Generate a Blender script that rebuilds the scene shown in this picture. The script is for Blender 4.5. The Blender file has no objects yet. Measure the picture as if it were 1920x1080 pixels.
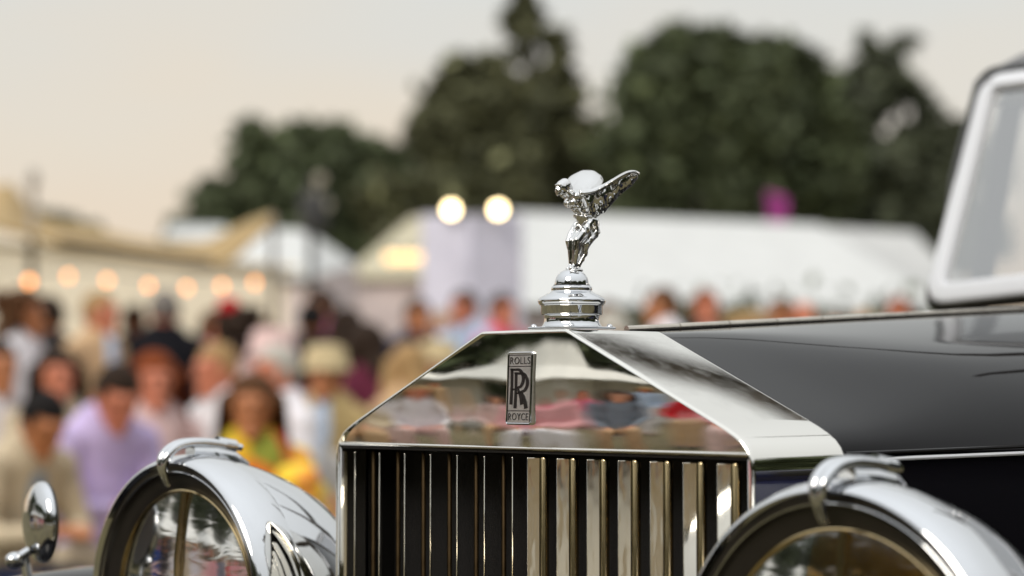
import bpy, bmesh, math, random
from mathutils import Vector, Matrix, noise
import numpy as np

random.seed(7)
sc = bpy.context.scene
COL = sc.collection
R = math.radians
H = 1.12                      # camera height above the lawn

# ------------------------------------------------------------------ camera
cam_d = bpy.data.cameras.new('camera'); cam = bpy.data.objects.new('camera', cam_d); COL.objects.link(cam)
CAM = Vector((1.40028, -1.325285, H))
FW = Vector((-0.72882432, 0.68296867, 0.0486714)).normalized()
RT = Vector((FW.y, -FW.x, 0)).normalized()
UP = RT.cross(FW)
FPX = 4000.0
cam.matrix_world = Matrix(((RT.x, UP.x, -FW.x, CAM.x), (RT.y, UP.y, -FW.y, CAM.y), (RT.z, UP.z, -FW.z, CAM.z), (0, 0, 0, 1)))
cam_d.sensor_width = 36.0; cam_d.lens = 36.0 * FPX / 1920.0
cam_d.clip_start = 0.05; cam_d.clip_end = 2000
cam_d.dof.use_dof = True; cam_d.dof.focus_distance = 1.935; cam_d.dof.aperture_fstop = 3.2
sc.camera = cam

# ------------------------------------------------------------------ world: high thin cloud over a Nishita sky
SUN_EL, SUN_AZ = R(40), R(165)
w = bpy.data.worlds.new('World'); sc.world = w; w.use_nodes = True
nt = w.node_tree; nt.nodes.clear()
def N(t, **k):
    n = nt.nodes.new(t)
    for a, b in k.items(): setattr(n, a, b)
    return n
L = lambda a, b: nt.links.new(a, b)
sky = N('ShaderNodeTexSky', sky_type='NISHITA', sun_disc=False, sun_elevation=SUN_EL, sun_rotation=SUN_AZ)
tc = N('ShaderNodeTexCoord'); sep = N('ShaderNodeSeparateXYZ'); L(tc.outputs['Generated'], sep.inputs[0])
ns = N('ShaderNodeTexNoise'); ns.inputs['Scale'].default_value = 3.2; ns.inputs['Detail'].default_value = 3
mpn = N('ShaderNodeMapping'); mpn.inputs['Scale'].default_value = (1, 1, 2.6); L(tc.outputs['Generated'], mpn.inputs[0]); L(mpn.outputs[0], ns.inputs[0])
ma = N('ShaderNodeMath', operation='MULTIPLY_ADD'); L(ns.outputs[0], ma.inputs[0]); ma.inputs[1].default_value = 0.16; ma.inputs[2].default_value = -0.08
ad = N('ShaderNodeMath', operation='ADD'); L(sep.outputs[2], ad.inputs[0]); L(ma.outputs[0], ad.inputs[1])
rp = N('ShaderNodeValToRGB'); L(ad.outputs[0], rp.inputs[0])
cr = rp.color_ramp
def ramp_set(cr, st):
    while len(cr.elements) > 1: cr.elements.remove(cr.elements[-1])
    cr.elements[0].position = st[0][0]; cr.elements[0].color = (*st[0][1], 1)
    for p, c in st[1:]:
        e = cr.elements.new(p); e.color = (*c, 1)
ramp_set(cr, [(0.0, (.86, .66, .46)), (0.06, (.87, .69, .515)), (0.125, (.82, .735, .615)), (0.19, (.735, .745, .715)), (0.5, (.93, .95, .94)), (1.0, (1.25, 1.29, 1.31))])
mul = N('ShaderNodeVectorMath', operation='SCALE'); L(rp.outputs[0], mul.inputs[0]); mul.inputs['Scale'].default_value = 10.0
mx = N('ShaderNodeMixRGB'); mx.inputs[0].default_value = 0.94; L(sky.outputs[0], mx.inputs[1]); L(mul.outputs[0], mx.inputs[2])
bg = N('ShaderNodeBackground'); bg.inputs['Strength'].default_value = 0.10; L(mx.outputs[0], bg.inputs[0])
wo = N('ShaderNodeOutputWorld'); L(bg.outputs[0], wo.inputs[0])

sun_d = bpy.data.lights.new('sun', 'SUN'); sun = bpy.data.objects.new('sun', sun_d); COL.objects.link(sun)
sun_d.energy = 1.9; sun_d.angle = R(30); sun_d.color = (1.0, .93, .82)
sdir = Vector((math.sin(SUN_AZ) * math.cos(SUN_EL), math.cos(SUN_AZ) * math.cos(SUN_EL), math.sin(SUN_EL)))
sun.rotation_euler = sdir.to_track_quat('Z', 'Y').to_euler()

sc.view_settings.view_transform = 'Standard'; sc.view_settings.look = 'None'
sc.view_settings.exposure = 0.0; sc.view_settings.gamma = 1.0
try: sc.view_settings.use_curve_mapping = False
except Exception: pass
try:
    sc.cycles.use_denoising = True; sc.cycles.denoiser = 'OPENIMAGEDENOISE'
    sc.cycles.max_bounces = 10; sc.cycles.glossy_bounces = 6; sc.cycles.transparent_max_bounces = 12
    sc.cycles.sample_clamp_indirect = 6.0
except Exception: pass

# ------------------------------------------------------------------ helpers
def at(px, py, dep):
    """point seen at a photo pixel (1920 wide), dep metres in front of the camera"""
    k = FW + RT * ((px - 960) / FPX) + UP * ((540 - py) / FPX)
    hd = k.dot(Vector((FW.x, FW.y, 0)).normalized())
    return CAM + k * (dep / hd)
def gnd(px, dep):
    p = at(px, 540, dep); p.z = 0; return p
LENS_AZ = math.atan2(-FW.x, FW.y)

def tag(o, label=None, cat=None, group=None, kind=None):
    if label: o['label'] = label
    if cat: o['category'] = cat
    if group: o['group'] = group
    if kind: o['kind'] = kind
    return o
def empty(name, loc=(0, 0, 0), rz=0.0):
    o = bpy.data.objects.new(name, None); COL.objects.link(o); o.location = loc; o.rotation_euler = (0, 0, rz)
    o.empty_display_size = .1
    return o
def obj(name, me, mat=None, parent=None):
    o = bpy.data.objects.new(name, me); COL.objects.link(o)
    if mat is not None and not me.materials: me.materials.append(mat)
    if parent is not None: o.parent = parent
    return o
def finish(bm, name, mat=None, smooth=True, ang=35):
    me = bpy.data.meshes.new(name); bm.normal_update(); bm.to_mesh(me); bm.free()
    if smooth:
        me.shade_smooth()
        if ang: me.set_sharp_from_angle(angle=R(ang))
    if mat is not None: me.materials.append(mat)
    return me
def part(name, bm, mat, parent, smooth=True, ang=35):
    return obj(name, finish(bm, name, mat, smooth, ang), None, parent)

def b_box(bm, c, s, rot=None, bev=0.0):
    m = Matrix.Translation(c)
    if rot is not None: m = m @ (rot if isinstance(rot, Matrix) else Matrix.Rotation(rot, 4, 'Z'))
    r = bmesh.ops.create_cube(bm, size=1.0, matrix=m @ Matrix.Diagonal((*s, 1)))
    if bev:
        es = list({e for v in r['verts'] for e in v.link_edges})
        bmesh.ops.bevel(bm, geom=es, offset=bev, segments=2, affect='EDGES', profile=.5)
def frame_of(d):
    d = d.normalized(); a = Vector((0, 0, 1)) if abs(d.z) < .95 else Vector((1, 0, 0))
    x = d.cross(a).normalized(); y = x.cross(d).normalized(); return x, y
def b_tube(bm, pts, rad, seg=10, cap=True, closed=False, sx=1.0, sy=1.0, sq=1.0):
    pw = lambda c: math.copysign(abs(c) ** sq, c)
    pts = [Vector(p) for p in pts]; n = len(pts)
    rad = rad if isinstance(rad, (list, tuple)) else [rad] * n
    rings = []; px = None
    for i, p in enumerate(pts):
        a = pts[i - 1] if (i > 0 or closed) else p
        b = pts[(i + 1) % n] if (i < n - 1 or closed) else p
        d = (b - a).normalized()
        if px is None: x, y = frame_of(d)
        else:
            x = (px - d * px.dot(d)).normalized(); y = x.cross(d)
        px = x
        rings.append([bm.verts.new(p + (x * pw(math.cos(t)) * sx + y * pw(math.sin(t)) * sy) * rad[i]) for t in [2 * math.pi * k / seg for k in range(seg)]])
    m = n if closed else n - 1
    for i in range(m):
        A, B = rings[i], rings[(i + 1) % n]
        for k in range(seg): bm.faces.new((A[k], A[(k + 1) % seg], B[(k + 1) % seg], B[k]))
    if cap and not closed:
        bm.faces.new(rings[0][::-1]); bm.faces.new(rings[-1])
def b_lathe(bm, prof, mat=Matrix(), seg=48):
    rings = []
    for r, h in prof:
        if r < 1e-6: rings.append([bm.verts.new(mat @ Vector((0, 0, h)))])
        else: rings.append([bm.verts.new(mat @ Vector((r * math.cos(2 * math.pi * k / seg), r * math.sin(2 * math.pi * k / seg), h))) for k in range(seg)])
    for A, B in zip(rings, rings[1:]):
        if len(A) == 1 and len(B) == 1: continue
        for k in range(seg):
            j = (k + 1) % seg
            if len(A) == 1: bm.faces.new((A[0], B[k], B[j]))
            elif len(B) == 1: bm.faces.new((A[k], A[j], B[0]))
            else: bm.faces.new((A[k], A[j], B[j], B[k]))
def b_grid(bm, fn, nu, nv, flip=False):
    vs = [[bm.verts.new(fn(i / nu, j / nv)) for j in range(nv + 1)] for i in range(nu + 1)]
    for i in range(nu):
        for j in range(nv):
            f = (vs[i][j], vs[i + 1][j], vs[i + 1][j + 1], vs[i][j + 1])
            try: bm.faces.new(f[::-1] if flip else f)
            except ValueError: pass
    return vs
def b_ball(bm, c, r, rot=None, u=14, v=10):
    r = r if isinstance(r, (tuple, list, Vector)) else (r, r, r)
    m = Matrix.Translation(c)
    if rot is not None: m = m @ rot
    bmesh.ops.create_uvsphere(bm, u_segments=u, v_segments=v, radius=1.0, matrix=m @ Matrix.Diagonal((*r, 1)))
def b_cone(bm, a, b, ra, rb, seg=12, sx=1.0):
    """capsule between two balls; sx squashes the section front to back"""
    a, b = Vector(a), Vector(b)
    b_tube(bm, [a, b], [ra, rb], seg); b_ball(bm, a, ra, u=seg, v=8); b_ball(bm, b, rb, u=seg, v=8)
def remesh(bm, name, vox, smooth_it=2, mat=None):
    me = bpy.data.meshes.new('tmp'); bm.to_mesh(me); bm.free()
    o = bpy.data.objects.new('tmp', me); COL.objects.link(o)
    m = o.modifiers.new('r', 'REMESH'); m.mode = 'VOXEL'; m.voxel_size = vox; m.adaptivity = 0
    if smooth_it:
        s = o.modifiers.new('s', 'SMOOTH'); s.factor = .5; s.iterations = smooth_it
    dg = bpy.context.evaluated_depsgraph_get(); e = o.evaluated_get(dg)
    out = bpy.data.meshes.new_from_object(e); out.name = name
    bpy.data.objects.remove(o); bpy.data.meshes.remove(me)
    out.shade_smooth(); out.materials.clear()
    if mat: out.materials.append(mat)
    return out
def xyz(P): return Vector((P[0], P[1], P[2] + H))

# ------------------------------------------------------------------ materials
def M(name, col, rough=.5, metal=0.0, **k):
    m = bpy.data.materials.new(name); m.use_nodes = True
    p = m.node_tree.nodes['Principled BSDF']
    p.inputs['Base Color'].default_value = (*col, 1); p.inputs['Roughness'].default_value = rough; p.inputs['Metallic'].default_value = metal
    for a, v in k.items():
        n = {'ior': 'IOR', 'spec': 'Specular IOR Level', 'coat': 'Coat Weight', 'sheen': 'Sheen Weight', 'sss': 'Subsurface Weight'}[a]
        p.inputs[n].default_value = v
    return m
def grain(m, scale=40, amt=.25, bump=0.0, bscale=None, stretch=(1, 1, 1), dist=.001, rough_amt=0.0, coord='Object'):
    nt = m.node_tree; p = nt.nodes['Principled BSDF']
    tc = nt.nodes.new('ShaderNodeTexCoord'); mp = nt.nodes.new('ShaderNodeMapping'); mp.inputs['Scale'].default_value = stretch
    nt.links.new(tc.outputs[coord], mp.inputs[0])
    n = nt.nodes.new('ShaderNodeTexNoise'); n.inputs['Scale'].default_value = scale; n.inputs['Detail'].default_value = 4
    nt.links.new(mp.outputs[0], n.inputs[0])
    if amt:
        c = p.inputs['Base Color'].default_value[:3]
        rp = nt.nodes.new('ShaderNodeValToRGB'); nt.links.new(n.outputs[0], rp.inputs[0])
        ramp_set(rp.color_ramp, [(.3, tuple(x * (1 - amt) for x in c)), (.7, tuple(min(1, x * (1 + amt)) for x in c))])
        nt.links.new(rp.outputs[0], p.inputs['Base Color'])
    if rough_amt:
        r0 = p.inputs['Roughness'].default_value
        mr = nt.nodes.new('ShaderNodeMapRange'); mr.inputs['From Min'].default_value = .35; mr.inputs['From Max'].default_value = .75
        mr.inputs['To Min'].default_value = r0; mr.inputs['To Max'].default_value = r0 + rough_amt
        nt.links.new(n.outputs[0], mr.inputs[0]); nt.links.new(mr.outputs[0], p.inputs['Roughness'])
    if bump:
        n2 = nt.nodes.new('ShaderNodeTexNoise'); n2.inputs['Scale'].default_value = bscale or scale; n2.inputs['Detail'].default_value = 3
        nt.links.new(mp.outputs[0], n2.inputs[0])
        b = nt.nodes.new('ShaderNodeBump'); b.inputs['Strength'].default_value = bump; b.inputs['Distance'].default_value = dist
        nt.links.new(n2.outputs[0], b.inputs['Height']); nt.links.new(b.outputs[0], p.inputs['Normal'])
    return m
chrome = grain(M('chrome', (.68, .69, .71), .035, 1), 60, .0, .10, 14, dist=.0006, rough_amt=.05)
nickel = grain(M('polished_shell', (.82, .80, .75), .018, 1), 70, .0, 0, rough_amt=.035)
mascot_m = M('mascot_chrome', (.72, .715, .71), .05, 1)
brass_refl = grain(M('brass_and_reflection_tint', (.66, .52, .30), .16, 1), 60, .12, .2, 50, dist=.0004)
vane_m = grain(M('vane_metal', (.86, .80, .68), .06, 1), 20, .0, .5, 28, stretch=(1, 1, .35), dist=.0012)
bronze = grain(M('dark_bronze', (.16, .11, .06), .35, 1), 60, .2)
paint = grain(M('black_paint', (.006, .0055, .0065), .04, 0, spec=.13), 700, .0, 0)
black = M('satin_black', (.010, .0095, .009), .38)
bezel_m = grain(M('dark_bezel', (.018, .015, .013), .30), 30, .2)
core_m = grain(M('radiator_core', (.008, .007, .0075), .7), 400, .5, .6, 500, dist=.001)
ink = M('enamel_black', (.012, .009, .009), .3)
rubber = M('rubber', (.02, .02, .02), .8)
grey_roof = grain(M('roof_fabric', (.17, .17, .175), .6), 300, .1)
frame_m = grain(M('screen_frame_paint', (.72, .735, .78), .35, .0), 40, .0)
header_m = grain(M('header_fabric', (.035, .034, .035), .6), 200, .15)
lining = grain(M('cabin_lining', (.55, .53, .49), .8), 20, .1)
def glass(name, tint, gl, rough=.01, wave=0):
    m = bpy.data.materials.new(name); m.use_nodes = True; nt = m.node_tree; nt.nodes.clear()
    t = nt.nodes.new('ShaderNodeBsdfTransparent'); t.inputs[0].default_value = (*tint, 1)
    g = nt.nodes.new('ShaderNodeBsdfGlossy'); g.inputs['Roughness'].default_value = rough
    f = nt.nodes.new('ShaderNodeFresnel'); f.inputs[0].default_value = 1.5
    if wave:
        tc = nt.nodes.new('ShaderNodeTexCoord'); mp = nt.nodes.new('ShaderNodeMapping'); mp.inputs['Rotation'].default_value = (0, R(28), 0); mp.inputs['Scale'].default_value = (9, 9, 38)
        nz = nt.nodes.new('ShaderNodeTexNoise'); nz.inputs['Scale'].default_value = 1.6; nz.inputs['Detail'].default_value = 2; nz.inputs['Distortion'].default_value = .8
        b = nt.nodes.new('ShaderNodeBump'); b.inputs['Strength'].default_value = wave; b.inputs['Distance'].default_value = .004
        nt.links.new(tc.outputs['Object'], mp.inputs[0]); nt.links.new(mp.outputs[0], nz.inputs[0]); nt.links.new(nz.outputs[0], b.inputs['Height']); nt.links.new(b.outputs[0], g.inputs['Normal'])
    a = nt.nodes.new('ShaderNodeMath'); a.operation = 'ADD'; a.inputs[1].default_value = gl; a.use_clamp = True
    mx = nt.nodes.new('ShaderNodeMixShader'); o = nt.nodes.new('ShaderNodeOutputMaterial')
    nt.links.new(f.outputs[0], a.inputs[0]); nt.links.new(a.outputs[0], mx.inputs[0]); nt.links.new(t.outputs[0], mx.inputs[1]); nt.links.new(g.outputs[0], mx.inputs[2]); nt.links.new(mx.outputs[0], o.inputs[0])
    return m
lens_glass = glass('lens_glass', (.80, .73, .58), .045, .08, .09)
screen_glass = glass('screen_glass', (.60, .605, .60), .42)

# ------------------------------------------------------------------ ground
bm = bmesh.new(); b_grid(bm, lambda u, v: Vector(((u - .5) * 1200, (v - .5) * 1200, 0)), 4, 4)
grass_m = grain(M('lawn', (.125, .105, .050), .9), .8, .35, .3, 60, dist=.02)
tag(obj('lawn', finish(bm, 'lawn', grass_m, False)), kind='structure')

# ================================================================== THE CAR
car = empty('vintage_car', (0, 0, 0))
tag(car, 'black vintage car with polished upright radiator, winged figure mascot and big round headlights', 'car')

# ---- radiator shell
D = .123
PROF = [(.0, .0560), (.0500, .0558), (.0540, .0557), (.0565, .0553), (.0595, .0541), (.0640, .05206), (.15, .0128), (.2300, -.0237), (.2420, -.0293), (.2520, -.0347), (.2600, -.0402), (.2660, -.0472), (.2695, -.0550), (.2708, -.0630), (.2710, -.0700), (.2710, -.0760), (.2710, -.52)]
def refine(P, step=.006):
    out = [P[0]]
    for a, b in zip(P, P[1:]):
        n = max(1, int(math.hypot(b[0] - a[0], b[1] - a[1]) / step))
        n = min(n, 40)
        for i in range(1, n + 1): out.append((a[0] + (b[0] - a[0]) * i / n, a[1] + (b[1] - a[1]) * i / n))
    return out
def inset(P, d):
    q = []
    for i, p in enumerate(P):
        a = P[max(0, i - 1)]; b = P[min(len(P) - 1, i + 1)]
        t = Vector((b[0] - a[0], b[1] - a[1])).normalized()
        n = Vector((t.y, -t.x))
        q.append((max(0, p[0] + n.x * d), p[1] + n.y * d))
    return q
bm = bmesh.new()
loops = [(.012, .0065), (.0035, .0030), (.0014, .0004), (.0006, .0), (.0002, .0008), (.0, .003)]
for sgn in (1, -1):
    rows = []
    ys = [(.007, .0027), (.0003, .0026), (.0, .0022), (.0004, .0010), (.0016, .0002), (.003, 0), (.0042, 0)] + [(.003 + (D - .006) * k / 8, 0) for k in range(1, 8)] + [(D - .0042, 0), (D - .003, 0), (D - .0012, .0004), (D, .0018), (D + .0005, .004)]
    P0 = PROF
    for y, i in ys:
        q = inset(P0, i)
        rows.append([bm.verts.new(xyz((sgn * x, y, z))) for x, z in q])
    for A, B in zip(rows, rows[1:]):
        for k in range(len(A) - 1):
            f = (A[k], A[k + 1], B[k + 1], B[k])
            bm.faces.new(f if sgn > 0 else f[::-1])
bmesh.ops.remove_doubles(bm, verts=bm.verts, dist=.00002)
bmesh.ops.recalc_face_normals(bm, faces=bm.faces)
shell = part('radiator_shell', bm, nickel, car, ang=50)

# header: the polished face above the vanes, gently crowned
ZB, ZT = -.0508, .0553
def hwid(z):
    P = inset(PROF, .0018)
    for a, b in zip(P[1:], P[2:]):
        if b[1] <= z <= a[1]: return a[0] + (b[0] - a[0]) * (a[1] - z) / max(1e-9, a[1] - b[1])
    return P[1][0] if z > 0 else .2692
bm = bmesh.new()
def head(u, v):
    z = ZB + (ZT - .0018 - ZB) * v; x = (2 * u - 1) * hwid(z)
    y_ = .0010 + .106 * (-.0576 * v + .0777 * v * v) + .0030 * (x / .27) ** 2
    wob = (noise.noise(Vector((x * 11, z * 16, 3.1))) * .00042 + noise.noise(Vector((x * 26, z * 34, 7.7))) * .00009)
    return xyz((x, y_ + wob, z))
b_grid(bm, head, 96, 40)
part('header', bm, nickel, shell, ang=0)
bm = bmesh.new(); b_tube(bm, [xyz((-.2665, .002, ZB - .0002)), xyz((.2665, .002, ZB - .0002))], .0018, 12)
part('header_lip', bm, nickel, shell)
for s in (-1, 1):
    bm = bmesh.new(); b_box(bm, xyz((s * .2668, .018, -.286)), (.0055, .034, .464), bev=.0015)
    part('side_post', bm, nickel, shell, False)
bm = bmesh.new(); b_box(bm, xyz((0, .085, -.29)), (.53, .03, .462)); part('radiator_core', bm, core_m, shell, False)
bm = bmesh.new(); b_box(bm, xyz((0, .035, -.0545)), (.528, .062, .002)); part('inner_ledge', bm, black, shell, False)
for s in (-1, 1):
    bm = bmesh.new(); b_box(bm, xyz((s * .2625, .062, -.29)), (.002, .05, .462)); part('inner_cheek', bm, black, shell, False)
# vanes
def vane_right():
    bm = bmesh.new(); t = Vector((math.cos(R(46)), math.sin(R(46)), 0)); c = t * .0056
    b_box(bm, Vector((c.x, c.y, -.279)), (.0112, .0014, .44), rot=R(46), bev=.0005); return bm
def rod(dx, dy, r, nm, mt):
    bm = bmesh.new()
    b_tube(bm, [(dx, dy, -.499), (dx, dy, -.0605), (dx, dy, -.0585), (dx, dy, -.0572)], [r, r, r * .8, r * .3], 12)
    return finish(bm, nm, mt)
mv = finish(vane_right(), 'vane', vane_m, False)
mr1 = rod(.0121, .0100, .0041, 'vane_rod', brass_refl); mr1b = rod(.0172, .0150, .0014, 'vane_rod', nickel)  # gold tint of these rods holds the warm ground's reflection on chrome
bm = bmesh.new(); b_box(bm, Vector((-.0070, .0072, -.279)), (.0190, .0012, .44), rot=R(180 - 46), bev=.0005); mvl = finish(bm, 'vane', vane_m, False)
mr2 = rod(.0052, .020, .0024, 'vane_rod', bronze)
for k in range(7):
    o = obj('vane', mv, None, shell); o.location = (.0040 + .0378 * k, .002, H)
    b = obj('vane_rod', mr1, None, shell); b.location = o.location
    o = obj('vane', mvl, None, shell); o.location = (-.0158 - .0378 * k, .002, H)
    b = obj('vane_rod', mr2, None, shell); b.location = o.location

# ---- badge
badge_c = xyz((-.0024, .0001, .0034))
BW, BH = .0338, .0664
badge_m = grain(M('badge_metal', (.80, .79, .78), .30, 1), 300, .08, .15, 200, dist=.0002)
def rrect(w, h, r, n=6):
    out = []
    for cx_, cz_, a0 in ((w / 2 - r, h / 2 - r, 0), (-w / 2 + r, h / 2 - r, 90), (-w / 2 + r, -h / 2 + r, 180), (w / 2 - r, -h / 2 + r, 270)):
        out += [(cx_ + r * math.cos(R(a0 + 90 * k / n)), cz_ + r * math.sin(R(a0 + 90 * k / n))) for k in range(n + 1)]
    return out
bm = bmesh.new()
lay = [[bm.verts.new((x, y_, z)) for x, z in rrect(BW - 2 * i_, BH - 2 * i_, .0026 - i_ * .6)] for y_, i_ in ((.004, 0), (-.0012, 0), (-.0018, .0006))]
for A, B in zip(lay, lay[1:]):
    for k in range(len(A)): bm.faces.new((A[k], A[(k + 1) % len(A)], B[(k + 1) % len(A)], B[k]))
bm.faces.new(lay[-1]); bmesh.ops.recalc_face_normals(bm, faces=bm.faces)
badge = part('radiator_badge', bm, badge_m, car, False); badge.location = badge_c; badge.rotation_euler = (R(-2.6), 0, 0)
bm = bmesh.new(); b_tube(bm, [Vector((x, -.0018, z)) for x, z in rrect(BW - .0024, BH - .0024, .0020)], .00085, 8, closed=True); part('badge_rim', bm, chrome, badge)
YF = -.0018
def flat_poly(bm, pts, y=0.0, th=.0004):
    vs = [bm.verts.new((x, y, z)) for x, z in pts]; f = bm.faces.new(vs)
    r = bmesh.ops.extrude_face_region(bm, geom=[f])
    for v in [g for g in r['geom'] if isinstance(g, bmesh.types.BMVert)]: v.co.y -= th
def stroke(bm, pts, wd, th=.0004):
    for (a, b) in zip(pts, pts[1:]):
        pass
    P = [Vector(p) for p in pts]; Lf, Rg = [], []
    for i, p in enumerate(P):
        a = P[max(0, i - 1)]; b = P[min(len(P) - 1, i + 1)]; t = (b - a).normalized(); n = Vector((-t.y, t.x))
        ww = wd[i] if isinstance(wd, (list, tuple)) else wd
        Lf.append(p + n * ww / 2); Rg.append(p - n * ww / 2)
    for i in range(len(P) - 1):
        q = [Lf[i], Lf[i + 1], Rg[i + 1], Rg[i]]
        f0 = [bm.verts.new((v.x, 0, v.y)) for v in q]; f1 = [bm.verts.new((v.x, -th, v.y)) for v in q]
        bm.faces.new(f1)
        for j in range(4): bm.faces.new((f0[j], f0[(j + 1) % 4], f1[(j + 1) % 4], f1[j]))
# badge drawing space: zoomed photo units (x 290..650 -> width, y 100..950)
def bz(x, y): return Vector(((x - 456) / 330 * BW * .97, (528 - y) / 846 * BH))
def line_part(name, strokes):
    bm = bmesh.new()
    for pts, wd in strokes: stroke(bm, [bz(*p) for p in pts], wd)
    bmesh.ops.recalc_face_normals(bm, faces=bm.faces)
    o = part(name, bm, ink, badge, False); o.location = (0, YF - .0001, 0); return o
fr = [(308, 148), (600, 148), (604, 154), (604, 924), (600, 930), (308, 930), (304, 924), (304, 154), (308, 148)]
line_part('border_line', [(fr, .0007)])
line_part('rule_line', [([(304, 279), (604, 279)], .0007)]); line_part('rule_line', [([(304, 790), (604, 790)], .0007)])
def arc(cx, cy, rx, ry, a0, a1, n=14): return [(cx + rx * math.cos(R(a0 + (a1 - a0) * i / n)), cy + ry * math.sin(R(a0 + (a1 - a0) * i / n))) for i in range(n + 1)]
def letterR(dx, dy, name, gap=False):
    S = []
    S.append(([(352 + dx, 306 + dy), (356 + dx, 500 + dy), (352 + dx, 718 + dy)], [.0033, .0029, .0035]))
    bowl = [(332 + dx, 313 + dy), (380 + dx, 316 + dy), (430 + dx, 316 + dy)] + arc(430 + dx, 422 + dy, 76, 106, -85, 62, 14) + [(440 + dx, 522 + dy), (400 + dx, 543 + dy), (356 + dx, 545 + dy)]
    S.append((bowl, [.0020, .0022, .0024] + [.0025 + .0012 * math.sin(math.pi * i / 14) for i in range(15)] + [.0022, .0018, .0016]))
    leg = [(440 + dx, 540 + dy), (466 + dx, 585 + dy), (484 + dx, 640 + dy), (498 + dx, 718 + dy)]
    S.append((leg, [.0024, .0034, .0038, .0044]))
    line_part(name, S)
letterR(0, 0, 'monogram_letter'); letterR(55, 44, 'monogram_letter')
def text_part(s, cz, width, hgt, name, parent, loc, mat, rotz=0.0, th=.0004):
    cu = bpy.data.curves.new('t', 'FONT'); cu.body = s; cu.size = 1; cu.extrude = 0.02; cu.resolution_u = 4; cu.space_character = 1.08
    o = bpy.data.objects.new('t', cu); COL.objects.link(o)
    dg = bpy.context.evaluated_depsgraph_get(); me = bpy.data.meshes.new_from_object(o.evaluated_get(dg)); bpy.data.objects.remove(o)
    co = np.empty(len(me.vertices) * 3); me.vertices.foreach_get('co', co); co = co.reshape(-1, 3)
    mn, mxx = co.min(0), co.max(0); c = (mn + mxx) / 2; d = mxx - mn
    x = (co[:, 0] - c[0]) / d[0] * width; z = (co[:, 1] - c[1]) / d[1] * hgt; y = -(co[:, 2] - c[2]) / max(d[2], 1e-6) * th
    co = np.stack([x, y, z], 1); me.vertices.foreach_set('co', co.ravel()); me.update(); me.name = name
    me.materials.clear(); me.materials.append(mat)
    o = obj(name, me, None, parent); o.location = loc; o.rotation_euler = (0, 0, rotz); return o
a = bz(458, 212); text_part('ROLLS', 0, .0262, .0064, 'lettering', badge, (a.x, YF - .0002, a.y), ink)
a = bz(455, 857); text_part('ROYCE', 0, .0262, .0064, 'lettering', badge, (a.x, YF - .0002, a.y), ink)

# ---- cap and base plate
AX = xyz((0, .0626, .0565))
bm = bmesh.new(); b_box(bm, AX + Vector((0, 0, .0022)), (.0575, .0585, .0026), bev=.0009); cap_plate = None
cap = None
bm2 = bmesh.new()
CP = [(.0280, .0036), (.0272, .0052), (.0262, .0064), (.0257, .0085), (.0257, .0130), (.0262, .0142), (.0274, .0146), (.0282, .0150), (.0285, .0158), (.0285, .0225), (.0290, .0236), (.0303, .0248), (.0312, .0262), (.0314, .0274), (.0309, .0290), (.0292, .0304), (.0262, .0322), (.0228, .0340), (.0200, .0354), (.0190, .0362), (.0187, .0370), (.0188, .0378), (.0191, .0386), (.0187, .0402), (.0176, .0414), (.0164, .0419), (.0158, .0424), (.0158, .0436), (.0154, .0462), (.0145, .0490), (.0128, .0518), (.0104, .0541), (.0074, .0556), (.0038, .0564), (0, .0566)]
b_lathe(bm2, CP, Matrix.Translation(AX), 96)
cap = part('radiator_cap', bm2, chrome, car, ang=40)
part('cap_plate', bm, chrome, cap, False)
for sx in (-1, 1):
    for sy in (-1, 1):
        bm = bmesh.new(); b_lathe(bm, [(.0030, .0033), (.0029, .0043), (.0022, .0055), (.0010, .0061), (0, .0062)], Matrix.Translation(AX + Vector((sx * .0245, sy * .0250, 0))), 20)
        part('cap_screw', bm, chrome, cap)
bm = bmesh.new()
for z, r in ((.0149, .02775), (.0240, .0296), (.0422, .01655)):
    b_tube(bm, [AX + Vector((r * math.cos(t), r * math.sin(t), z)) for t in [2 * math.pi * k / 64 for k in range(64)]], .00035, 6, closed=True)
part('cap_groove', bm, ink, cap)

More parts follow.
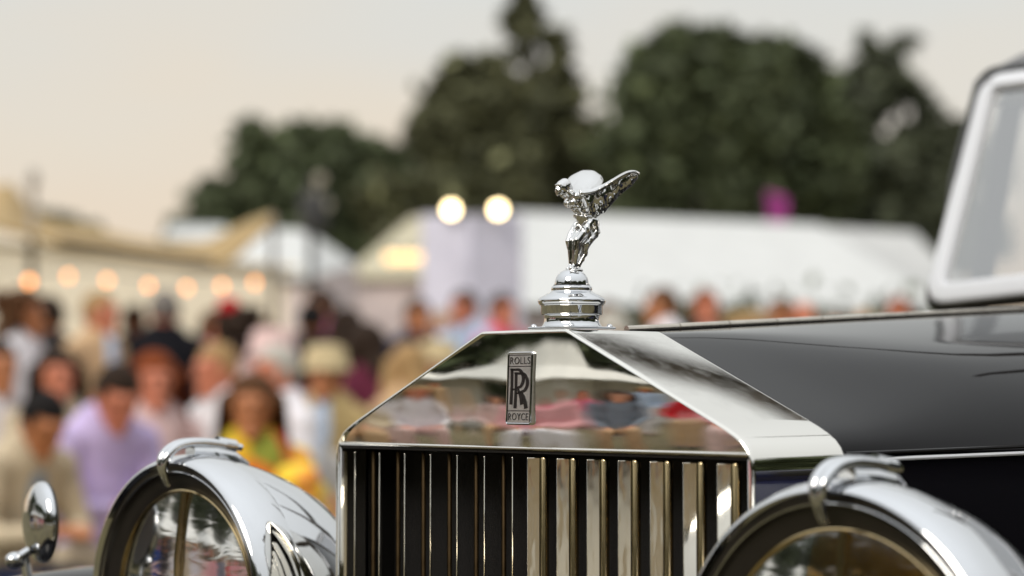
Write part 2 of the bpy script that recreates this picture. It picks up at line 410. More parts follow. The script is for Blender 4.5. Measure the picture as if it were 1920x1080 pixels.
# ---- mascot: leaning winged figure
def build_mascot():
    bm = bmesh.new(); V = Vector
    def cap_(a, b, ra, rb): b_cone(bm, a, b, ra, rb, 12)
    # legs, slightly bent, weight forward
    hipL, hipR = V((.0050, .0205, .0995)), V((-.0048, .0195, .0995))
    knL, knR = V((.0040, .0030, .0812)), V((-.0036, .0040, .0812))
    anL, anR = V((.0022, .0012, .0580)), V((-.0030, .0020, .0580))
    for h, k, n in ((hipL, knL, anL), (hipR, knR, anR)):
        cap_(h, k, .0060, .0040); cap_(k, k.lerp(n, .4), .0040, .0037); cap_(k.lerp(n, .4), n, .0037, .0021)
        cap_(n, n + V((0, -.0045, -.0030)), .0022, .0017)
    # trunk leaning forward
    cap_(V((0, .0185, .1010)), V((0, .0135, .1085)), .0084, .0062)
    cap_(V((0, .0135, .1085)), V((0, .0060, .1165)), .0062, .0078)
    cap_(V((-.0052, .0020, .1215)), V((.0052, .0020, .1215)), .0052, .0052)
    b_ball(bm, (.0034, -.0015, .1160), .0040); b_ball(bm, (-.0034, -.0015, .1160), .0040)
    b_ball(bm, (0, .0245, .0975), (.0090, .0080, .0100)); b_ball(bm, (0, .0255, .0905), (.0078, .0068, .0090))
    # neck and head, chin up, face forward
    cap_(V((0, -.0010, .1225)), V((0, -.0085, .1268)), .0034, .0031)
    hc = V((0, -.0120, .1295)); tilt = Matrix.Rotation(R(-24), 4, 'X')
    b_ball(bm, hc, (.0058, .0068, .0076), tilt)
    b_ball(bm, hc + V((0, -.0048, -.0028)), (.0036, .0030, .0044), tilt)
    cap_(hc + V((0, -.0066, .0004)), hc + V((0, -.0079, -.0022)), .0007, .0011)      # nose
    b_ball(bm, hc + V((0, -.0067, -.0044)), (.0017, .0010, .0007))                   # lips
    b_ball(bm, hc + V((0, -.0060, -.0068)), .0016)                                    # chin
    b_ball(bm, hc + V((0, -.0058, .0022)), (.0042, .0016, .0010))                     # brow
    b_ball(bm, hc + V((0, .0030, .0018)), (.0064, .0062, .0070))                      # hair
    b_ball(bm, hc + V((0, .0085, .0000)), .0040)                                      # chignon
    # wings: arms swept back, robe billowing behind each arm
    for s in (1, -1):
        # centre line of the wing from the shoulder to the tip
        def ss(t): t = max(0, min(1, (t - .08) / .84)); return t * t * (3 - 2 * t)
        def cl(t): return V((s * (.0060 + .0245 * t), .0030 + .0560 * t, .1240 + .0205 * ss(t)))
        def br(t): return .0090 + .0080 * min(1, t * 1.9) ** .8
        bd = V((-s * .83, .54, -.10)).normalized(); up_ = 1.0 if s < 0 else 0.0
        nu, nv = 26, 14
        def top(u, v, off):
            t = u; c = cl(t); ww = br(t) * math.sqrt(max(.012, 1 - max(0, (t - .58) / .42) ** 2))
            a = 2 * v - 1
            p = c + bd * (a * ww)
            arch = .0030 * (1 - a * a) * (.35 + .65 * t) * (1 - max(0, (t - .75) / .25) ** 2 * .8)
            arch += up_ * .0062 * math.sqrt(max(0, 1 - a * a)) * math.sin(math.pi * min(1, .10 + .80 * t)) ** .6
            fold = .00035 * math.sin(a * 9 + t * 6) * t
            p.z += arch + fold - (.0010 * (1 - t) if a < 0 else 0)
            p.z += off * (1 - .25 * t) * (1 - .3 * abs(a))
            return p
        A = b_grid(bm, lambda u, v: top(u, v, .0013), nu, nv)
        B = b_grid(bm, lambda u, v: top(u, v, -.0017), nu, nv, True)
        for i in range(nu):
            for j in (0, nv):
                bm.faces.new((A[i][j], A[i + 1][j], B[i + 1][j], B[i][j]))
        for j in range(nv):
            for i in (0, nu):
                bm.faces.new((A[i][j], A[i][j + 1], B[i][j + 1], B[i][j]))
        # arm under the leading edge
        b_tube(bm, [cl(t) + bd * (-br(t) * .62) + V((0, 0, -.0002)) for t in (0, .2, .4, .6, .8)], [.0034, .0030, .0026, .0022, .0016], 10)
        # robe hanging from the wing to the waist
        lo = [V((s * .0050, .0185, .1025)), V((s * .0062, .0250, .1040)), V((s * .0110, .0318, .1079)), V((s * .0150, .0356, .1135)), V((s * .0195, .0425, .1234)), V((s * .0245, .0545, .1337)), V((s * .0285, .0585, .1405))]
        def lw(t):
            f = t * 6; i = min(5, int(f)); return lo[i].lerp(lo[i + 1], f - i)
        def sheet(u, v, off):
            a = cl(.04 + .90 * u) + V((0, 0, .001)); b = lw(u); p = a.lerp(b, v)
            d = (cl(.9) - cl(.1)).normalized(); n = d.cross(V((0, 0, 1))).normalized() * s
            p += n * (.0013 * math.sin(v * 2.5 + u * 21) * math.sin(math.pi * (.15 + .85 * v)) * (1 - .4 * u) + .0042 * math.sin(math.pi * v) * (1 - .5 * u)) + n * off
            return p
        A = b_grid(bm, lambda u, v: sheet(u, v, .0011), 30, 16); B = b_grid(bm, lambda u, v: sheet(u, v, -.0011), 30, 16, True)
        for i in range(30):
            for j in (0, 16): bm.faces.new((A[i][j], A[i + 1][j], B[i + 1][j], B[i][j]))
        for j in range(16):
            for i in (0, 30): bm.faces.new((A[i][j], A[i][j + 1], B[i][j + 1], B[i][j]))
    # skirt blown against the legs, trailing folds behind
    for k in range(7):
        a = (k - 3) / 3; b_ = 1 - a * a; w_ = .0010 * math.cos(k * 2.1)
        b_tube(bm, [V((a * .0072, .0235 + .0030 * b_, .1010)), V((a * .0066, .0245 + .0042 * b_ + w_, .0905)), V((a * .0056, .0135 + .0030 * b_ - w_, .0775)), V((a * .0046, .0110 + .0025 * b_ + w_, .0685)), V((a * .0036, .0062 + .0018 * b_, .0590)), V((a * .0034, .0050 + .0018 * b_, .0545))], [.0034, .0040, .0036, .0029, .0021, .0016], 8)
    b_tube(bm, [V((-.0055, .0120, .0980)), V((-.0068, .0050, .0880)), V((-.0066, .0012, .0805)), V((-.0058, .0022, .0740)), V((-.0045, .0034, .0660))], [.0030, .0026, .0024, .0018, .0008], 8)
    for zz, rr_ in ((.1060, .0080), (.1035, .0088), (.1120, .0070)):     # girdle folds
        yy = .0150 if zz < .11 else .0105
        b_tube(bm, [V((rr_ * math.cos(t), yy + rr_ * .9 * math.sin(t), zz + .0012 * math.sin(2 * t) - .0016 * math.sin(t))) for t in [2 * math.pi * q / 24 for q in range(24)]], .0011, 6, closed=True)
    b_ball(bm, (0, .0032, .0535), (.0085, .0085, .0028))
    bmesh.ops.recalc_face_normals(bm, faces=bm.faces)
    me = remesh(bm, 'mascot', .00046, 3)
    n = len(me.vertices); co = np.empty(n * 3); me.vertices.foreach_get('co', co); co = co.reshape(-1, 3)
    no = np.empty(n * 3); me.vertex_normals.foreach_get('vector', no); no = no.reshape(-1, 3)
    for i in range(n):
        x, y, z = co[i]
        cloth = 1.0 if (z < .116 and z > .062) else (.55 if (y > .012 and z < .135) else .12)
        top = max(0.0, no[i][2]); cloth *= (1 - .8 * top) * (.12 if (y < .0075 and z < .098) else 1)
        f = noise.noise(V((x * 330, y * 330, z * 130))) * .00095 + noise.noise(V((x * 800, y * 800, z * 420))) * .00012
        co[i] += no[i] * f * cloth
    me.vertices.foreach_set('co', co.ravel()); me.update(); me.shade_smooth()
    return me
mas = obj('mascot', build_mascot(), mascot_m, car)
mas.data.materials.clear(); mas.data.materials.append(mascot_m)
mas.location = (0, .0626, H + .0605 - .0015)

# ---- bonnet
BY0, BY1 = .1205, 1.26
BPR = [(0, .0560), (.020, .0558), (.046, .0548), (.058, .0520), (.080, .0425), (.115, .0268), (.150, .0108), (.190, -.0074), (.225, -.0234), (.245, -.0335), (.2550, -.0405), (.2610, -.0470), (.2640, -.0540)]
BPB = [(0, .0560), (.020, .0556), (.060, .0494), (.100, .0420), (.138, .0332), (.160, .0266), (.176, .0203), (.191, .0127), (.206, .0034), (.221, -.0076), (.236, -.0208), (.2510, -.0370), (.2640, -.0560)]
def smooth_poly(P, it=3):
    for _ in range(it):
        Q = [P[0]]
        for a, b in zip(P, P[1:]):
            Q += [(a[0] * .75 + b[0] * .25, a[1] * .75 + b[1] * .25), (a[0] * .25 + b[0] * .75, a[1] * .25 + b[1] * .75)]
        Q.append(P[-1]); P = Q
    return P
BPS = list(zip(smooth_poly(BPR, 2), smooth_poly(BPB, 2)))
def bon(x, z, y, s):
    f = max(0, y - .123); wd = 1 + .50 * f / 1.13 * (.85 + .15 * f)
    zr0, zb0 = .0575, -.0540; zr = zr0 + .0555 * f; zb = zb0 + .012 * f
    zz = zb + (z - zb0) / (zr0 - zb0) * (zr - zb)
    return xyz((s * x * wd, y, zz))
def mixp(a, b, f):
    f = min(1, f * 4); f = f * f * (3 - 2 * f); return a[0] + (b[0] - a[0]) * f, a[1] + (b[1] - a[1]) * f
bonnet = None
bm = bmesh.new()
for s in (1, -1):
    ny = 24; rows = [[bm.verts.new(bon(*mixp(a, b, j / ny), BY0 + (BY1 - BY0) * j / ny, s)) for a, b in BPS] for j in range(ny + 1)]
    for A, B in zip(rows, rows[1:]):
        for k in range(len(A) - 1):
            f = (A[k], A[k + 1], B[k + 1], B[k]); bm.faces.new(f if s > 0 else f[::-1])
bmesh.ops.remove_doubles(bm, verts=bm.verts, dist=.00005); bmesh.ops.recalc_face_normals(bm, faces=bm.faces)
bonnet = part('bonnet', bm, paint, car, ang=0)
hinge_m = grain(M('hinge_nickel', (.62, .57, .50), .22, 1), 60, .1)
y = .135; k = 0
while y < 1.24:
    y1 = min(1.245, y + .073)
    bm = bmesh.new(); p = bon(0, .0575, y + .0006, 1) + Vector((0, 0, .0012)); q = bon(0, .0575, y1 - .0006, 1) + Vector((0, 0, .0012))
    b_tube(bm, [p, q], .0034, 10); part('hinge_segment', bm, hinge_m, bonnet); y = y1
for s in (1, -1):
    bm = bmesh.new(); b_grid(bm, lambda u, v: bon(.2645, -.0560, .128 + 1.13 * u, s) + Vector((0, 0, -.40 * v)), 12, 4); part('side_panel', bm, paint, bonnet, ang=0)
    bm = bmesh.new(); pts = [bon(.2668, -.0585, .135 + 1.12 * i / 16, s) for i in range(17)]
    b_tube(bm, pts, [.0006] + [.0019] * 16, 8); part('waist_bead', bm, frame_m, bonnet)
    bm = bmesh.new(); pts = [bon(.2662, -.0528, .126 + 1.13 * i / 16, s) for i in range(17)]
    b_tube(bm, pts, .0017, 8); part('panel_edge', bm, paint, bonnet)

# ---- headlights
LX, LY, LZ, LR = .4205, -.0919, -.2190, .1482
def headlight(s):
    c = xyz((s * LX, LY, LZ)); m = Matrix.Translation(c) @ Matrix.Rotation(R(-90), 4, 'X')   # local z -> +y (rearwards)
    # bowl
    bm = bmesh.new()
    b_lathe(bm, [(.1512, .052), (.1500, .060), (.1440, .085), (.1340, .115), (.1180, .148), (.0940, .180), (.0620, .205), (.030, .218), (0, .222)], m, 96)
    hl = part('headlight', bm, chrome, car)
    bm = bmesh.new()
    b_lathe(bm, [(.1440, .004), (.1470, -.001), (.1492, .0), (.1520, .004), (.1545, .012), (.1560, .024), (.1552, .040), (.1532, .0500), (.1524, .0525), (.1505, .0535)], m, 96); part('rim', bm, chrome, hl)
    bm = bmesh.new()
    b_lathe(bm, [(.1445, .0040), (.1440, .0052), (.1392, .0060), (.1384, .0052), (.1376, .0048), (.1366, .0055), (.1350, .010), (.1290, .013), (.1215, .015), (.1195, .0165)], m, 96); part('bezel', bm, bezel_m, hl)
    bm = bmesh.new(); ring = [m @ Vector((.1378 * math.cos(t), .1378 * math.sin(t), .0045)) for t in [2 * math.pi * i / 96 for i in range(96)]]
    b_tube(bm, ring, .0007, 6, closed=True); part('bezel_line', bm, chrome, hl)
    bm = bmesh.new(); ring = [m @ Vector((.1188 * math.cos(t), .1188 * math.sin(t), .0150)) for t in [2 * math.pi * i / 96 for i in range(96)]]
    b_tube(bm, ring, .0014, 8, closed=True); part('lens_ring', bm, brass_refl, hl)
    bm = bmesh.new()
    b_lathe(bm, [(.1185, .0165), (.10, .0125), (.07, .0085), (.035, .006), (0, .0052)], m, 64); part('lens', bm, lens_glass, hl, ang=0)
    # fluted reflector
    bm = bmesh.new(); seg = 144; rings = []
    for i in range(15):
        r = .118 * i / 14
        row = []
        for k in range(seg):
            t = 2 * math.pi * k / seg
            fl = .0042 * abs(math.sin(9 * t)) * min(1, r / .05)
            row.append(bm.verts.new(m @ Vector((r * math.cos(t), r * math.sin(t), .022 + .090 * (1 - (r / .118) ** 2) - fl))))
        rings.append(row)
    for A, B in zip(rings, rings[1:]):
        for k in range(seg): bm.faces.new((A[k], A[(k + 1) % seg], B[(k + 1) % seg], B[k]))
    bmesh.ops.remove_doubles(bm, verts=bm.verts, dist=.00005)
    part('reflector', bm, refl_m, hl, ang=0)
    bm = bmesh.new(); b_tube(bm, [m @ Vector((.004, -.117, .012)), m @ Vector((.004, -.05, .004)), m @ Vector((.004, .05, .004)), m @ Vector((.004, .117, .012))], .0034, 10)
    part('lens_bar', bm, brass_refl, hl)
    bm = bmesh.new(); b_lathe(bm, [(0, .030), (.010, .032), (.017, .042), (.018, .052), (.013, .066), (.009, .074), (.009, .10)], m, 24); part('bulb', bm, bulb_glass, hl)
    # clamp over the top: two fused straps ending in a screw
    cl = None
    path = [(-.0970, -.0955), (-.1005, -.0870), (-.1035, -.0740), (-.0985, -.0625), (-.0850, -.0540), (-.0650, -.0515), (-.0430, -.0530), (-.0300, -.0552)]
    def spl(P, n=6):
        out = []
        for i in range(len(P) - 1):
            a = P[max(0, i - 1)]; b = P[i]; cc = P[i + 1]; d = P[min(len(P) - 1, i + 2)]
            for k in range(n):
                t = k / n
                out.append(tuple(.5 * (2 * b[j] + (cc[j] - a[j]) * t + (2 * a[j] - 5 * b[j] + 4 * cc[j] - d[j]) * t * t + (-a[j] + 3 * b[j] - 3 * cc[j] + d[j]) * t ** 3) for j in range(2)))
        out.append(P[-1]); return out
    P = spl(path); n = len(P)
    bm = bmesh.new()
    for o_ in (-.0041, .0041):
        b_tube(bm, [xyz((s * LX + o_ * min(1, .25 + 2.2 * i / n), y_, z_)) for i, (y_, z_) in enumerate(P)], [.0018 + .0030 * min(1, 2.6 * i / n) for i in range(n)], 12)
    cl = part('clamp', bm, chrome, hl)
    bm = bmesh.new(); b_tube(bm, [xyz((s * LX, -.038, -.0530)), xyz((s * LX, -.0150, -.0568))], .0072, 14); b_tube(bm, [xyz((s * LX, -.0155, -.0566)), xyz((s * LX, -.0065, -.0580))], .0040, 10); part('clamp_screw', bm, chrome, hl)
    bm = bmesh.new(); b_tube(bm, [xyz((s * LX, -.070, -.060)), xyz((s * LX, -.045, -.062)), xyz((s * LX, -.020, -.066)), xyz((s * LX, .000, -.076))], [.006, .008, .007, .004], 10, sx=1.5); part('clamp_foot', bm, chrome, hl)
    # support post
    bm = bmesh.new(); b_tube(bm, [xyz((s * LX, -.02, LZ - .14)), xyz((s * LX, -.01, LZ - .30)), xyz((s * .36, .03, LZ - .40))], [.02, .018, .02], 12); part('bracket', bm, chrome, hl)
    return hl
refl_m = grain(M('reflector_silver', (.60, .52, .37), .18, 1), 26, .25, .6, 34, dist=.003)
bulb_glass = M('bulb_glass', (.75, .70, .55), .08, 0)
headlight(-1); headlight(1)

# ---- front wings, wheels, mirror
WHY, WHZ, WHR = -.03, .375, .375
for s in (-1, 1):
    bm = bmesh.new(); path = []
    for i in range(25):
        t = R(200 - 200 * i / 24)
        path.append((WHY - .02 + .56 * math.cos(math.pi - (math.pi - t)), .42 + .505 * math.sin(t)))
    path = [(WHY - .02 - .56 * math.cos(R(-15 + 150 * i / 20)), .425 + .505 * math.sin(R(-15 + 150 * i / 20))) for i in range(21)] + [(.62, .62), (.85, .45), (1.1, .36), (1.4, .34)]
    def fsec(u, v):
        f = u * (len(path) - 1); i = min(len(path) - 2, int(f)); a = path[i]; b = path[i + 1]
        y_ = a[0] + (b[0] - a[0]) * (f - i); z_ = a[1] + (b[1] - a[1]) * (f - i)
        q = 2 * v - 1
        return Vector((s * (.625 + q * .135), y_, z_ - .045 * q * q - .030 * abs(q) ** 8))
    b_grid(bm, fsec, 64, 20); part('front_wing', bm, paint, car, ang=0)
    for wy in (WHY, 3.05):
        bm = bmesh.new(); m = Matrix.Translation((s * .63, wy, WHZ)) @ Matrix.Rotation(R(90), 4, 'Y')
        b_lathe(bm, [(.25, -.06), (.30, -.075), (.355, -.062), (.375, -.02), (.375, .02), (.355, .062), (.30, .075), (.25, .06)], m, 48); wl = part('wheel', bm, rubber, car)
        bm = bmesh.new(); b_lathe(bm, [(.255, -.055), (.235, -.05), (.18, -.03), (.08, -.04), (0, -.05)], m, 40); b_lathe(bm, [(.255, .055), (.235, .05), (.18, .03), (.08, .06), (.05, .09), (0, .095)], m, 40); part('wheel_disc', bm, paint, wl)
bm = bmesh.new(); mc = xyz((-.62, -.128, -.1390))
mm = Matrix.Translation(mc) @ Matrix.Rotation(R(-13), 4, 'Z') @ Matrix.Rotation(R(-90), 4, 'X')
b_lathe(bm, [(0, -.0125), (.012, -.0118), (.024, -.0094), (.034, -.0056), (.040, -.0018), (.0425, .0015), (.0432, .0045), (.0428, .0065)], mm, 56)
mir = part('wing_mirror', bm, chrome, car)
bm = bmesh.new(); b_lathe(bm, [(.0428, .0065), (.0432, .0085), (.0415, .0100), (.0395, .0095), (0, .0090)], mm, 56); part('mirror_rim', bm, black, mir)
bm = bmesh.new(); b_ball(bm, xyz((-.628, -.150, -.1790)), (.0100, .0115, .0090)); b_tube(bm, [xyz((-.628, -.150, -.1790)), xyz((-.622, -.136, -.1690))], [.006, .005], 12); part('mirror_ball', bm, chrome, mir)
bm = bmesh.new(); b_tube(bm, [xyz((-.626, -.140, -.174)), xyz((-.624, -.136, -.2000))], [.0045, .0055], 12); part('mirror_stem', bm, chrome, mir)

# ---- scuttle, cabin, windscreen
def cowl_z(x): return .158 - .105 * abs(x) ** 1.15 * .95
bm = bmesh.new()
def cowl(u, v):
    x = (2 * u - 1) * (.398 + .155 * v); f = abs(2 * u - 1)
    y_ = 1.245 + .105 * v
    z_ = (.1185 + .006 * v) - .16 * f ** 3.2 - .03 * v * f * 0
    return xyz((x, y_, z_ if f < .98 else z_))
b_grid(bm, cowl, 32, 6); part('scuttle', bm, paint, car, ang=0)
cab = None
bm = bmesh.new()
for s in (-1, 1): b_box(bm, (s * .60, 2.45, .78), (.04, 2.25, .86), bev=.01)
b_box(bm, (0, 3.60, 1.05), (1.24, .05, 1.30), bev=.01); b_box(bm, (0, 1.34, .62), (1.10, .03, .84)); b_box(bm, (0, 2.4, .36), (1.16, 2.4, .04))
cab = part('cabin', bm, paint, car)
bm = bmesh.new()
def roofp(u, v):
    x = 2 * u - 1; z_ = .553 - .047 * abs(x) ** 6 - .10 * max(0, (v - .85) / .15) ** 2
    if v < .012: z_ = .478
    elif v < .03: z_ -= .012
    return Vector((x * (.512 + .085 * min(1, v * 1.6)), 1.452 + 2.17 * v - (.010 if v < .012 else 0), H + z_))
b_grid(bm, roofp, 32, 70)
rf = part('roof', bm, grey_roof, cab, ang=0)
bm = bmesh.new(); b_grid(bm, lambda u, v: Vector(((2 * u - 1) * .515, 1.49 + 2.08 * v, H + .490 - .040 * abs(2 * u - 1) ** 4)), 12, 6)
b_box(bm, (-.572, 3.0, 1.36), (.006, 1.1, .36)); b_box(bm, (.572, 3.0, 1.36), (.006, 1.1, .36)); b_box(bm, (0, 3.56, 1.30), (1.1, .006, .62)); part('lining', bm, lining, cab, False)
for s in (-1, 1):
    for yy in (1.50, 2.42, 3.55):
        bm = bmesh.new(); b_tube(bm, [(s * .575, yy + .02, 1.18), (s * .505, yy + .05, H + .48)], .018, 8); part('roof_pillar', bm, paint, cab)
bm = bmesh.new(); b_box(bm, (0, 1.95, .95), (1.05, .16, .56), bev=.04); b_box(bm, (0, 1.75, .62), (1.05, .5, .16), bev=.04); part('seat', bm, grain(M('seat_leather', (.20, .15, .10), .5), 30, .2), cab)
# windscreen frame: rounded rectangle raked back
def ws(x, t):        # t 0 bottom .. 1 top
    zb = .1390 - .062 * max(0, abs(x) - .20) ; zb += .006
    zt = .492
    return xyz((x, 1.296 + .162 * t, zb + (zt - zb) * t))
bm = bmesh.new(); cx, rr = .484, .024
pts = []
def corner(xc, tc, a0):
    for i in range(7):
        a = R(a0 + 90 * i / 6); pts.append(ws(xc + rr * math.cos(a), tc + rr / .36 * math.sin(a)))
corner(cx - rr, .045 + rr / .36, -90); corner(cx - rr, .955 - rr / .36, 0); corner(-cx + rr, .955 - rr / .36, 90); corner(-cx + rr, .045 + rr / .36, 180)
# extra points along the long bottom and top edges
q = []
for a, b in zip(pts, pts[1:] + pts[:1]):
    q.append(a)
    if (b - a).length > .2:
        n = 10
        for i in range(1, n):
            f = i / n
            if abs(a.z - b.z) < .05:
                x = a.x + (b.x - a.x) * f; t = .045 if a.z < H + .3 else .955; q.append(ws(x, t))
            else: q.append(a.lerp(b, f))
b_tube(bm, q, .0158, 24, closed=True, sx=.6, sy=1.0, sq=.45)
wsc = part('windscreen_frame', bm, frame_m, car, ang=40)
bm = bmesh.new(); b_grid(bm, lambda u, v: ws((2 * u - 1) * .470, .05 + .90 * v), 8, 4); part('windscreen_glass', bm, screen_glass, wsc, ang=0)
bm = bmesh.new(); b_tube(bm, [p + Vector((0, .012, -.016 if p.z < H + .3 else .016)) + Vector((.018 * (1 if p.x > 0 else -1), 0, 0)) * (1 if abs(p.x) > .40 else 0) for p in q], .012, 8, closed=True); part('frame_gasket', bm, black, wsc)
bm = bmesh.new(); b_tube(bm, [ws(-.05, .93) + Vector((0, -.03, 0)), ws(-.16, .30) + Vector((0, -.022, 0))], .004, 8); part('wiper', bm, chrome, wsc)

# ================================================================== TREES
def leaf_mat(name, col):
    m = M(name, col, .65, spec=.3); nt = m.node_tree; p = nt.nodes['Principled BSDF']
    g = nt.nodes.new('ShaderNodeNewGeometry'); rp = nt.nodes.new('ShaderNodeValToRGB')
    ramp_set(rp.color_ramp, [(0, tuple(x * .6 for x in col)), (.6, col), (.92, tuple(x * 1.7 for x in col)), (1, tuple(x * 3.2 for x in col))])
    nt.links.new(g.outputs['Random Per Island'], rp.inputs[0]); nt.links.new(rp.outputs[0], p.inputs['Base Color'])
    return m
leaf_a = leaf_mat('leaf_dark_green', (.080, .098, .050)); leaf_b = leaf_mat('leaf_olive', (.095, .098, .050)); leaf_c = leaf_mat('leaf_conifer', (.068, .078, .048))
bark = grain(M('bark', (.06, .05, .04), .9), 8, .4)
def leaves_mesh(name, blobs, n, size, mat, seed=0):
    """many small tilted leaf quads through ellipsoids (centre, radii, weight)"""
    rg = np.random.default_rng(seed)
    wts = np.array([b[2] * b[1][0] * b[1][2] for b in blobs], float); wts /= wts.sum()
    idx = rg.choice(len(blobs), n, p=wts)
    C_ = np.array([b[0] for b in blobs], float)[idx]; Rr = np.array([b[1] for b in blobs], float)[idx]
    d = rg.normal(size=(n, 3)); d /= np.linalg.norm(d, axis=1)[:, None]; rad = rg.random(n) ** (1 / 1.7) * (1 + .35 * (rg.random(n) > .9))
    P = C_ + d * rad[:, None] * Rr
    a = rg.normal(size=(n, 3)); a /= np.linalg.norm(a, axis=1)[:, None]
    b = np.cross(a, rg.normal(size=(n, 3))); b /= np.linalg.norm(b, axis=1)[:, None]
    s = size * (.5 + rg.random(n))[:, None]
    V = np.stack([P - a * s, P + b * s * .55, P + a * s, P - b * s * .55], 1).reshape(-1, 3)
    me = bpy.data.meshes.new(name); F_ = np.arange(n * 4).reshape(-1, 4)
    me.from_pydata(V.tolist(), [], F_.tolist()); me.materials.append(mat); return me
def tree(px, dep, blobs_px, n, size, mat, label, seed, trunk_px=None, name='tree', r_trunk=.35):
    """blobs given in photo pixels (x, y, rx, ry) at the tree's distance"""
    base = gnd(px, dep); k = dep / FPX
    t = empty(name, base); tag(t, label, 'tree', 'trees beyond the tents')
    bl = []; rg = random.Random(seed)
    for b in blobs_px:
        x, y_, rx, ry = b[:4]; wt = b[4] if len(b) > 4 else 1
        c = at(x, y_, dep + rg.uniform(-1, 1) * rx * k * .3) - base
        bl.append((tuple(c), (rx * k, rx * k, ry * k), wt))
    me = leaves_mesh('crown', bl, n, size, mat, seed)
    obj('crown', me, None, t)
    bm = bmesh.new(); top = max(b[0][2] for b in bl)
    b_tube(bm, [(0, 0, -.1), (.1, 0, top * .4), (0, .1, top * .75), (0, 0, top)], [r_trunk, r_trunk * .8, r_trunk * .5, .05], 10)
    for b in rg.sample(bl, min(7, len(bl))):
        z0 = min(b[0][2] * .75, top * .7); b_tube(bm, [(0, 0, z0), tuple(Vector(b[0]) * .6 + Vector((0, 0, z0 * .4))), b[0]], [r_trunk * .4, r_trunk * .25, .03], 6)
    part('trunk', bm, bark, t)
    return t
def fill(x0, x1, ytop, ybot, n, r, seed):
    rg = random.Random(seed); out = []
    for i in range(n):
        x = rg.uniform(x0, x1); f = (x - x0) / (x1 - x0); yt = ytop(f) if callable(ytop) else ytop
        y_ = yt + (ybot - yt) * rg.random() ** .9; rr = r * rg.uniform(.7, 1.3)
        out.append((x, max(y_, yt + rr * .6), rr, rr * .8))
    return out
left_top = lambda f: 360 - 120 * math.sin(math.pi * min(1, f * 1.25)) ** .6 if f < .8 else 285
tree(470, 62, [(470, 250, 28, 32), (480, 300, 50, 40)] + fill(350, 560, lambda f: 390 - 120 * f ** .8, 480, 26, 48, 3), 15000, .26, leaf_a, 'dark broad tree at the left end of the tree line, above the tan canopy tip', 1)
tree(590, 66, [(560, 255, 40, 28), (620, 265, 50, 34)] + fill(510, 690, lambda f: 250 + 30 * f, 480, 28, 46, 5), 16000, .27, leaf_a, 'dark round tree behind the dark floodlight pole', 2)
tree(705, 64, [(700, 285, 34, 26), (735, 300, 24, 24)] + fill(640, 790, lambda f: 290 + 40 * f, 490, 22, 42, 7), 12000, .26, leaf_a, 'lower dark tree filling the dip between two tall trees', 3)
tall = [(978, -10, 24, 22, .9), (962, 30, 24, 20, .8), (1000, 26, 26, 18, .8), (985, 62, 44, 18, .8), (1035, 70, 34, 20, .8), (1052, 100, 26, 22, .8), (925, 112, 30, 18, .7), (975, 105, 40, 14, .5), (1040, 140, 44, 26, .8), (985, 160, 40, 22, .6), (1072, 180, 30, 26, .7), (1020, 200, 60, 30, .8), (1075, 240, 36, 30, .7), (1030, 260, 60, 40), (1085, 310, 36, 50), (1020, 330, 70, 60), (1000, 380, 70, 50)]
tree(1000, 70, tall + fill(930, 1100, 230, 440, 16, 46, 9), 11500, .27, leaf_b, 'tallest tree, thin see-through crown running out of the top of the photo', 4)
tree(880, 66, [(865, 125, 40, 22), (912, 128, 40, 26), (850, 170, 40, 40), (930, 165, 44, 36)] + fill(800, 985, lambda f: 150 if f > .25 else 220 - 200 * f, 450, 36, 52, 11), 20000, .27, leaf_b, 'dense olive tree just left of the tallest tree', 5)
tree(1290, 60, [(1290, 75, 70, 30), (1340, 80, 60, 30), (1240, 110, 66, 40), (1220, 160, 60, 50)] + fill(1170, 1440, lambda f: 85 + 60 * abs(f - .45), 440, 56, 58, 13), 30000, .26, leaf_a, 'biggest round green tree behind the wing of the mascot', 6)
tree(1440, 63, [(1430, 92, 70, 30), (1490, 110, 50, 26), (1540, 165, 50, 40)] + fill(1380, 1560, lambda f: 115 + 90 * f, 450, 40, 54, 15), 22000, .26, leaf_a, 'dark green tree merging with the right side of the biggest tree', 7)
con = [(1625, 84, 18, 26, .9), (1690, 76, 36, 12, .8), (1655, 104, 50, 18, .8), (1610, 140, 38, 26, .8), (1670, 150, 62, 20, .8), (1640, 195, 60, 26), (1712, 178, 46, 14, .8), (1740, 215, 34, 20, .6), (1610, 230, 50, 30), (1700, 245, 36, 22, .5), (1650, 290, 60, 26, .8), (1620, 330, 70, 40)]
tree(1630, 68, con + [(1585, 200, 40, 30), (1560, 250, 50, 40)] + fill(1560, 1740, 280, 450, 20, 50, 17), 11500, .26, leaf_c, 'conifer with ragged top and gaps of sky at the right, left of the windscreen', 8)
tree(1760, 64, fill(1680, 1860, lambda f: 225 + 60 * abs(f - .5), 480, 34, 48, 19), 15000, .26, leaf_c, 'lower dark tree partly hidden by the windscreen frame', 9)
tree(1150, 72, fill(1080, 1210, lambda f: 260 - 30 * abs(f - .5), 450, 22, 46, 21), 11000, .27, leaf_b, 'shorter tree in the gap directly behind the mascot', 10)
tree(125, 90, fill(70, 175, lambda f: 402 + 14 * f, 470, 14, 20, 23), 5000, .25, leaf_a, 'small far tree top showing over the tan canopy at the left', 11)
tree(760, 58, fill(720, 1000, 340, 440, 26, 50, 25), 12000, .25, leaf_b, 'olive undergrowth tree low behind the twin floodlights', 12)

